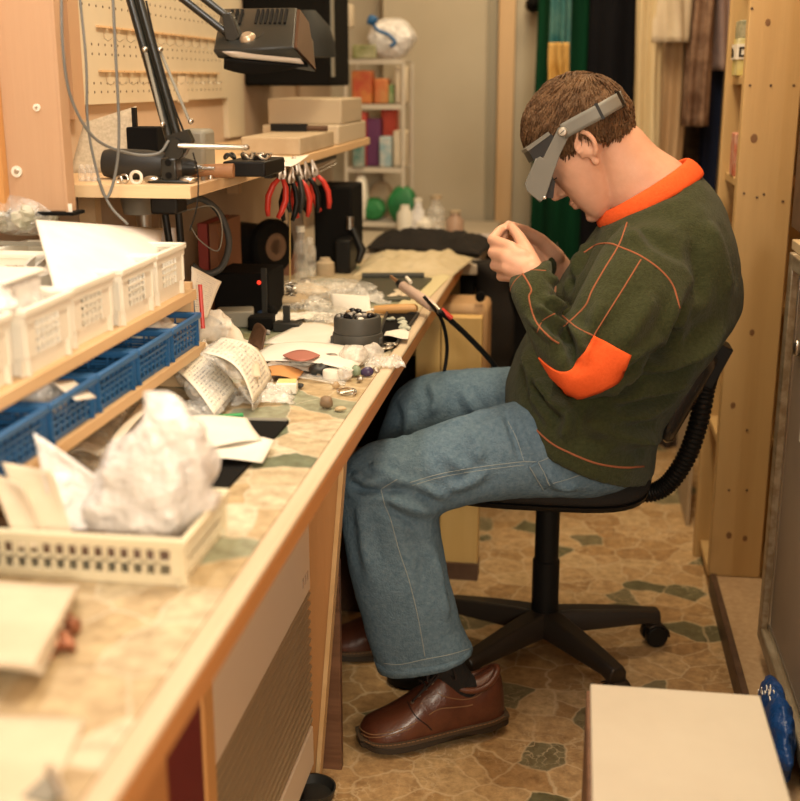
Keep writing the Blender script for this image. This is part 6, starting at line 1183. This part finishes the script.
# shoes
LEA = M('shoe_leather', (.070, .020, .010), .33, c2=(.13, .042, .020), scale=14, detail=6, bump=.15, bscale=160, coat=.25)
SOL = M('shoe_sole', (.040, .028, .018), .7); WLT = M('welt', (.085, .055, .032), .6); LAC = M('lace', (.02, .011, .008), .8); TAN = M('tan_thread', (.25, .13, .06), .7)
ST = [(.0, .018, .088), (.012, .028, .108), (.035, .036, .100), (.065, .038, .092), (.092, .039, .100), (.115, .041, .116), (.14, .043, .108), (.17, .0465, .090), (.20, .050, .072), (.23, .0505, .057), (.255, .047, .049), (.272, .039, .043), (.284, .022, .032), (.288, .008, .024)]
def shoe(S, name, near):
    rings = []
    st = smoothpl(ST, 44)
    for x, hw, h in st:
        r = []
        for q in np.linspace(0, PI, 20): c_, s_ = math.cos(q), math.sin(q); tap = 1 - .30 * (max(0, s_) ** 2) * (1 if x < .16 else .45); r.append(S((x, hw * math.copysign(abs(c_) ** .75, c_) * tap + .004 * math.sin(PI * x / .29), .020 + (h - .012) * max(0, s_) ** .85)))
        for k in (-.6, -.2, .2, .6): r.append(S((x, hw * k + .004 * math.sin(PI * x / .29), .020)))
        rings.append(r)
    ub = MB().loft(rings); sh = pobj(name, ub, LEA, smooth=60, label='brown leather lace-up shoe, nearer one' if near else 'brown leather lace-up shoe, in shadow behind the nearer one')
    ol = [(x, hw) for x, hw, h in st]
    def outline(e, z0, z1, arch=0):
        top = [(x + (e if i > len(ol) - 4 else (-e if i < 3 else 0)), (hw + e)) for i, (x, hw) in enumerate(ol)]
        pl = top + [(x, -y) for x, y in top[::-1]]; m = .004
        def zz(x, z): return z + (arch * math.exp(-((x - .105) / .035) ** 2) if arch else 0) + (.006 * max(0, (x - .22) / .07) ** 2)
        return MB().loft([[S((x, y + m * math.sin(PI * min(1, max(0, x / .29))), zz(x, z0))) for x, y in pl], [S((x, y + m * math.sin(PI * min(1, max(0, x / .29))), z1 + .003 * max(0, (x - .22) / .07) ** 2)) for x, y in pl]])
    pobj('sole', outline(.006, .0, .014, .009), SOL, sh, bevel=.002, smooth=50); pobj('welt', outline(.0075, .0145, .0225), WLT, sh, bevel=.001, smooth=50)
    sb = bvh_of(ub.mesh('t'))
    wl = [S((x, (hw + .0078) + .004 * math.sin(PI * x / .29), .0228)) for x, hw in ol]
    th = MB()
    for i in range(2, len(wl) - 2): th.tube([wl[i], wl[i] + (wl[i + 1] - wl[i]) * .62], .0010, 5)
    pobj('welt_stitch', th, TAN, sh)
    pobj('collar_pad', MB().tube([S((.060 + .053 * math.cos(q), .0300 * math.sin(q), .089 + .026 * abs(math.cos(q)) ** 2.2)) for q in np.linspace(0, 2 * PI, 32, endpoint=False)], .0068, 10, closed=True), LEA, sh, smooth=180)
    pobj('tongue', MB().sheet(lambda u, v: S((.155 - .055 * v, (u - .5) * .042, .098 + .042 * v - .012 * (2 * u - 1) ** 2)), 8, 6), LEA, sh, solid=.005, smooth=180)
    sk0, sk1 = S((.060, 0, .045)), anks[0 if near else 1]; skd = sk1 - sk0; sky = S((0, 1, 0)) - S((0, 0, 0)); skx = S((1, 0, 0)) - S((0, 0, 0))
    pobj('sock', MB().loft([[sk0 + skd * t + skx * (.047 - .012 * min(1, t * 3)) * math.cos(q) + sky * (.029 + .008 * t) * math.sin(q) for q in np.linspace(0, 2 * PI, 36, endpoint=False)] for t in np.linspace(0, 1, 14)]), M('sock_knit', (.016, .014, .013), .95, bump=.6, bscale=60, bstretch=(3, 3, .15)) if near else bpy.data.materials['sock_knit'], sh, smooth=180)
    if near:
        def T(c): return [(340 + a * .225, 640 + b * .225) for a, b in c]
        for nm, c, r in (('moc_seam', [(62, 395), (78, 375), (100, 400), (140, 418), (190, 415), (250, 400), (310, 378), (345, 362)], .0011), ('moc_seam', [(68, 408), (90, 412), (130, 430), (190, 428), (255, 412), (315, 390)], .0011), ('vamp_seam', [(122, 432), (140, 470)], .0010), ('vamp_seam', [(300, 272), (318, 310), (345, 345), (385, 375), (408, 398)], .0012), ('quarter_seam', [(395, 330), (440, 305), (500, 298), (560, 292), (590, 285)], .0012),
                ('collar_seam', [(430, 232), (470, 250), (540, 262), (600, 252), (640, 225)], .0010)):
            pobj(nm, MB().tube(on_surf(sb, T(c), 10 * len(c), .0003), r, 6), TAN if 'vamp' not in nm else LAC, sh, smooth=180)
        ey = T([(410, 188), (382, 215), (352, 245), (322, 275)])
        for u, v in ey:
            p, n = hit(sb, u, v); Rq = n.to_track_quat('Z', 'Y').to_matrix()
            pobj('eyelet', MB().lathe([(.0018, .0012), (.0034, .0014), (.0038, 0), (.0018, 0)], p, 14, Rq), X['brushed'], sh)
        tops = [(.112, .134), (.126, .123), (.140, .113), (.154, .104)]
        for (u, v), (x, z) in zip(ey, tops): p, n = hit(sb, u, v); pobj('lace', MB().tube(SP([p + n * .002, S((x + .004, .014, z + .004)), S((x + .008, -.014, z + .004)), S((x, -.03, z - .012))], 20), .0021, 7), LAC, sh, smooth=180)
        k0 = S((.120, .006, .136))
        for a_ in ((.03, .02, -.010), (-.012, .032, -.006), (.035, -.02, -.005)): pobj('lace_bow', MB().tube(SP([k0, k0 + (S((a_[0], a_[1], .012)) - S((0, 0, 0))), k0 + (S((a_[0] * 1.2, a_[1] * 1.25, a_[2])) - S((0, 0, 0))), k0 + (S((a_[0] * .5, a_[1] * .4, -.006)) - S((0, 0, 0)))], 20), .0020, 7), LAC, sh, smooth=180)
    return sh
shoe(SL, 'shoe', True); shoe(SR, 'shoe', False)
# hair: a shell over the skull, its hairline dipping under the skin where skin shows
HAIR = M('brown_hair', (.075, .037, .016), .62, c2=(.16, .085, .038), scale=36, stretch=(1, 1, .35), detail=8, bump=.9, bscale=150, spec=.35)
hv = []; nu, nv_ = 180, 110
for j in range(nv_ + 1):
    th = PI * .985 * j / nv_ + .001
    for i in range(nu):
        ph = 2 * PI * i / nu; dx, dy, dz = math.sin(th) * math.cos(ph), math.sin(th) * math.sin(ph), math.cos(th)
        r = 1 / math.sqrt((dx / CR[0]) ** 2 + (dy / CR[1]) ** 2 + (dz / CR[2]) ** 2); x, z = CC[0] + dx * r, CC[2] + dz * r
        if x > .078: zl = .20
        elif x > .028: zl = .010 + (x - .028) * 1.55 + (.02 if x > .055 else 0)
        elif x > .012: zl = .012
        elif x > -.032: zl = .026 - .02 * abs((x + .01) / .022) ** 2
        else: zl = .004 - .75 * (-.032 - x) - .010
        if abs(dy * r) < .045 and x > .02: zl = .20 if x > .084 else min(zl, .088 + (x - .06) * .4)
        m = max(0., min(1., (z - zl) / .014 + .45)); top = max(0, dz)
        th_ = (.0065 + .006 * top + .011 * max(0, dx) * max(0, dz + .1) + .009 * max(0, -dx) * max(0, .45 - dz)) * m - .006 * (1 - m)
        p0 = Vector((dx * r, dy * r, dz * r)); fl_ = Vector((p0.x * 1.0, p0.y * 1.3, p0.z * 2.0))
        q = noise.noise(fl_ * 60) * .0022 + noise.noise(Vector((p0.x * 60, p0.y * 170, p0.z * 170))) * .0016 + noise.noise(p0 * 26) * .0022
        hv.append(H(CC[0] + dx * (r + th_ + q * m), dy * (r + th_ + q * m), CC[2] + dz * (r + th_ + q * m)))
pobj('hair', MB().add(hv, [(j * nu + i, (j + 1) * nu + i, (j + 1) * nu + (i + 1) % nu, j * nu + (i + 1) % nu) for j in range(nv_) for i in range(nu)]), HAIR, smooth=180)
# locks of hair lying over the shell, combed from the crown
crown = Vector((-.075, 0, .105)); lk = MB()
for k in range(5600):
    j, i = int(rng.integers(4, nv_ - 4)), int(rng.integers(0, nu)); P0 = hv[j * nu + i]; lc = local(P0); dc = lc - Vector(CC)
    if rng.uniform() > math.sin(PI * j / nv_): continue
    nrm = Vector((dc.x / CR[0] ** 2, dc.y / CR[1] ** 2, dc.z / CR[2] ** 2)).normalized(); skin = 1 / math.sqrt((dc.x / CR[0]) ** 2 + (dc.y / CR[1]) ** 2 + (dc.z / CR[2]) ** 2)
    if skin > .955: continue
    fl_ = (lc - crown); fl_ = fl_ + Vector((.03 if lc.z > .05 else 0, 0, -.02)) + Vector(noise.noise_vector(lc * 24)) * .055; fl_ = (fl_ - nrm * fl_.dot(nrm))
    if fl_.length < 1e-4: continue
    fl_.normalize(); L_ = rng.uniform(.014, .030) * (.6 if lc.z < .02 else 1); w_ = rng.uniform(.0008, .0019)
    pts_ = [lc + fl_ * L_ * t + nrm * (.0004 + (.0045 + .006 * noise.noise(lc * 40)) * t * (1 - t) - .0030 * t * t + rng.uniform(-.0004, .0008)) for t in (0, .33, .66, 1)]
    lk.tube([H(*p) for p in pts_], [w_, w_ * 1.1, w_ * .8, w_ * .2], 4)
pobj('hair_locks', lk, HAIR, smooth=180)
for s in (-1, 1): pobj('eyebrow', MB().tube([H(.0905 - .5 * (y - .02) ** 2 * 20, s * y, .027 + .004 * math.sin(PI * (y - .014) / .036)) for y in np.linspace(.014, .050, 10)], [.002 + .0022 * math.sin(PI * (k + .5) / 10) for k in range(10)], 8), HAIR, smooth=180)
for s in (-1, 1): pobj('eyelashes', MB().tube([H(.0835 - .010 * ((y - .032) / .013) ** 2, s * y, -.0035 - .001 * math.cos(y * 90)) for y in np.linspace(.019, .046, 10)], .0011, 6), LAC, smooth=180)
# ================= magnifier visor worn on the head =================
vs = thing('magnifier_visor', 'grey flip-down magnifier visor with headband worn on the man’s head', 'visor', HC)
VG = M('visor_grey', (.155, .155, .138), .5, c2=(.18, .178, .158), scale=5); VGD = M('visor_inner', (.015, .015, .016), .5)
poly = [(558, 127.5), (563.6, 125.5), (568, 128.5), (570, 133.6), (560, 154), (552.4, 176), (545.6, 197), (541, 201), (528, 190), (525.6, 183.5), (528, 177.5), (536.6, 158), (540, 156), (543, 158), (554, 136)]
L2 = [local(HLp(u, v, .090)) for u, v in poly]
for s in (1, -1): obj('side_plate', MB().prism([H(p.x, s * .090, p.z) for p in L2], hl * (-.003 * s)), VG, vs, bevel=.001)
fe = [L2[i] for i in (7, 8, 9, 10, 11)]
fe = [(p.x, p.z) for p in fe]
def fb(y): return .012 * (1 - (y / .09) ** 2)
obj('lens_hood', MB().sheet(lambda u, v: H(np.interp(u * 4, range(5), [p[0] for p in fe]) + fb(.18 * v - .09), .18 * v - .09, np.interp(u * 4, range(5), [p[1] for p in fe])), 16, 16), VG, vs, solid=.003, smooth=60)
li = [local(HLp(u, v, .086)) for u, v in ((544, 159), (553, 176), (547, 194), (534, 188))]
obj('lens_plate', MB().loft([[H(p.x, y, p.z) for p in (li[0], li[0] + Vector((.004, 0, 0)), li[3] + Vector((.004, 0, 0)), li[3])] for y in (-.086, .086)]), VGD, vs)
for s in (1,): obj('inner_flap', MB().prism([H(p.x, s * .084, p.z) for p in (local(HLp(u, v, .084)) for u, v in ((552, 176), (555, 181), (553, 198), (545, 197)))], hl * -.003), VGD, vs)
q = local(HLp(544.5, 197.5, .092)); obj('screw', MB().ell(H(q.x, .091, q.z), (.0035, .002, .0035), 12, 8), X['steel'], vs)
fpad = [local(HLp(u, v, .084)) for u, v in ((528, 149), (551, 133), (555, 137), (545, 156), (534, 160))]
obj('forehead_pad', MB().loft([[H(p.x + .022 * (1 - (y / .086) ** 2) * (.45 if k in (2, 3) else 1) , y, p.z + .004 * (1 - (y / .086) ** 2)) for k, p in enumerate(fpad)] for y in np.linspace(-.086, .086, 15)]), VGD, vs, smooth=30)
ft = [local(HLp(u, v, .086)) for u, v in ((526.5, 148), (549, 131.5), (551, 134.5), (528.5, 151))]
obj('pad_trim', MB().loft([[H(p.x + .022 * (1 - (y / .088) ** 2), y, p.z + .005 * (1 - (y / .088) ** 2) + .001) for p in ft] for y in np.linspace(-.088, .088, 15)]), VG, vs, smooth=30)
path = [(563, 131, .0905), (580, 121.5, .0895), (597, 112.5, .086), (610, 105, .074), (618, 100.5, .052), (622, 98, .026), (623, 97, 0)]
lp_ = [local(HLp(u, v, y)) for u, v, y in path]; lp_ = [Vector((p.x, path[i][2], p.z)) for i, p in enumerate(lp_)]
full = lp_ + [Vector((p.x, -p.y, p.z)) for p in lp_[-2::-1]]; full = [Vector(p) for p in smoothpl([tuple(p) for p in full], 60)]
a_, b_ = local(HLp(563, 131, .09)), local(HLp(597, 112.5, .09)); bd = Vector((b_.x - a_.x, 0, b_.z - a_.z)).normalized(); bw = Vector((-bd.z, 0, bd.x))
obj('headband', MB().sheet(lambda u, v: H(*(full[min(59, int(round(u * 59)))] + bw * (.0275 * (v - .5)))), 59, 4), VG, vs, solid=.0035, off=1., smooth=60)
for u in (601.5, 619.5):
    t = min(range(60), key=lambda i: abs((proj_u := (HLp(u, 131 - .545 * (u - 563), max(.0, full[i].y)) - H(*full[i])).length)) if full[i].y > 0 else 9)
    f_ = full[t]; obj('buckle', MB().sheet(lambda a, b: H(*(full[max(0, min(59, t - 1 + int(round(a * (1 if u < 610 else 3)))))] + Vector((0, .0, 0)) + bw * (.031 * (b - .5)) + Vector((f_.x * .02, f_.y * .03, 0)))), 2, 3), X['black'], vs, solid=.003, smooth=0)
pv_ = H(lp_[0].x, .0955, lp_[0].z); Rk = hl.to_track_quat('Z', 'Y').to_matrix()
kn_ = obj('pivot_knob', MB().lathe([(.001, .0075), (.0065, .007), (.0082, .004), (.0085, -.004), (.001, -.004)], pv_, 22, Rk), M('knob_metal', (.55, .52, .46), .4, .7), vs)
obj('knob_slot', MB().box(pv_ + hl * .0077, (.009, .0015, .0015), HM), VGD, kn_)
# ================= light and camera =================
def area(name, loc, rot, sx, sy, power, col):
    l = bpy.data.lights.new(name, 'AREA'); l.shape = 'RECTANGLE'; l.size = sx; l.size_y = sy; l.energy = power; l.color = col
    o = bpy.data.objects.new(name, l); COL.objects.link(o); o.location = loc; o.rotation_euler = [math.radians(a) for a in rot]; return o
area('bench_tube', (-.66, 1.22, 1.90), (0, -6, 0), .16, 1.0, 8, (1, .95, .87))
area('ceiling_tube', (.02, 2.1, 2.55), (0, 0, 0), .3, 1.4, 30, (1, .81, .54))
area('ceiling_tube_near', (.0, .5, 2.5), (0, 0, 0), .25, 1.2, 5, (1, .86, .64))
area('ceiling_tube_far', (-.1, 3.7, 2.5), (0, 0, 0), 1.0, .3, 14, (1, .78, .48))
area('camera_side_light', (.62, -1.25, 1.55), (84, 0, 15), .5, .5, 46, (1, .88, .70))  # soft light added behind the camera for the heater front and man's near side
w = bpy.data.worlds.new('room_air'); bpy.context.scene.world = w; w.use_nodes = True
w.node_tree.nodes['Background'].inputs[0].default_value = (1, .8, .55, 1); w.node_tree.nodes['Background'].inputs[1].default_value = .015
cam = bpy.data.cameras.new('camera'); co = bpy.data.objects.new('camera', cam); COL.objects.link(co)
cam.sensor_fit = 'HORIZONTAL'; cam.sensor_width = 36; cam.lens = F / 800 * 36; cam.clip_start = .05
co.location = EYE; co.rotation_euler = (PI / 2 - PIT, 0, YAW)
cam.dof.use_dof = True; cam.dof.focus_distance = 2.12; cam.dof.aperture_fstop = 3.4
sc = bpy.context.scene; sc.camera = co
sc.view_settings.view_transform = 'Standard'; sc.view_settings.look = 'None'; sc.view_settings.gamma = 1; sc.view_settings.use_curve_mapping = False
sc.view_settings.exposure = 0.1
sc.cycles.use_denoising = True; sc.cycles.max_bounces = 8; sc.cycles.transparent_max_bounces = 12; sc.cycles.sample_clamp_indirect = 6
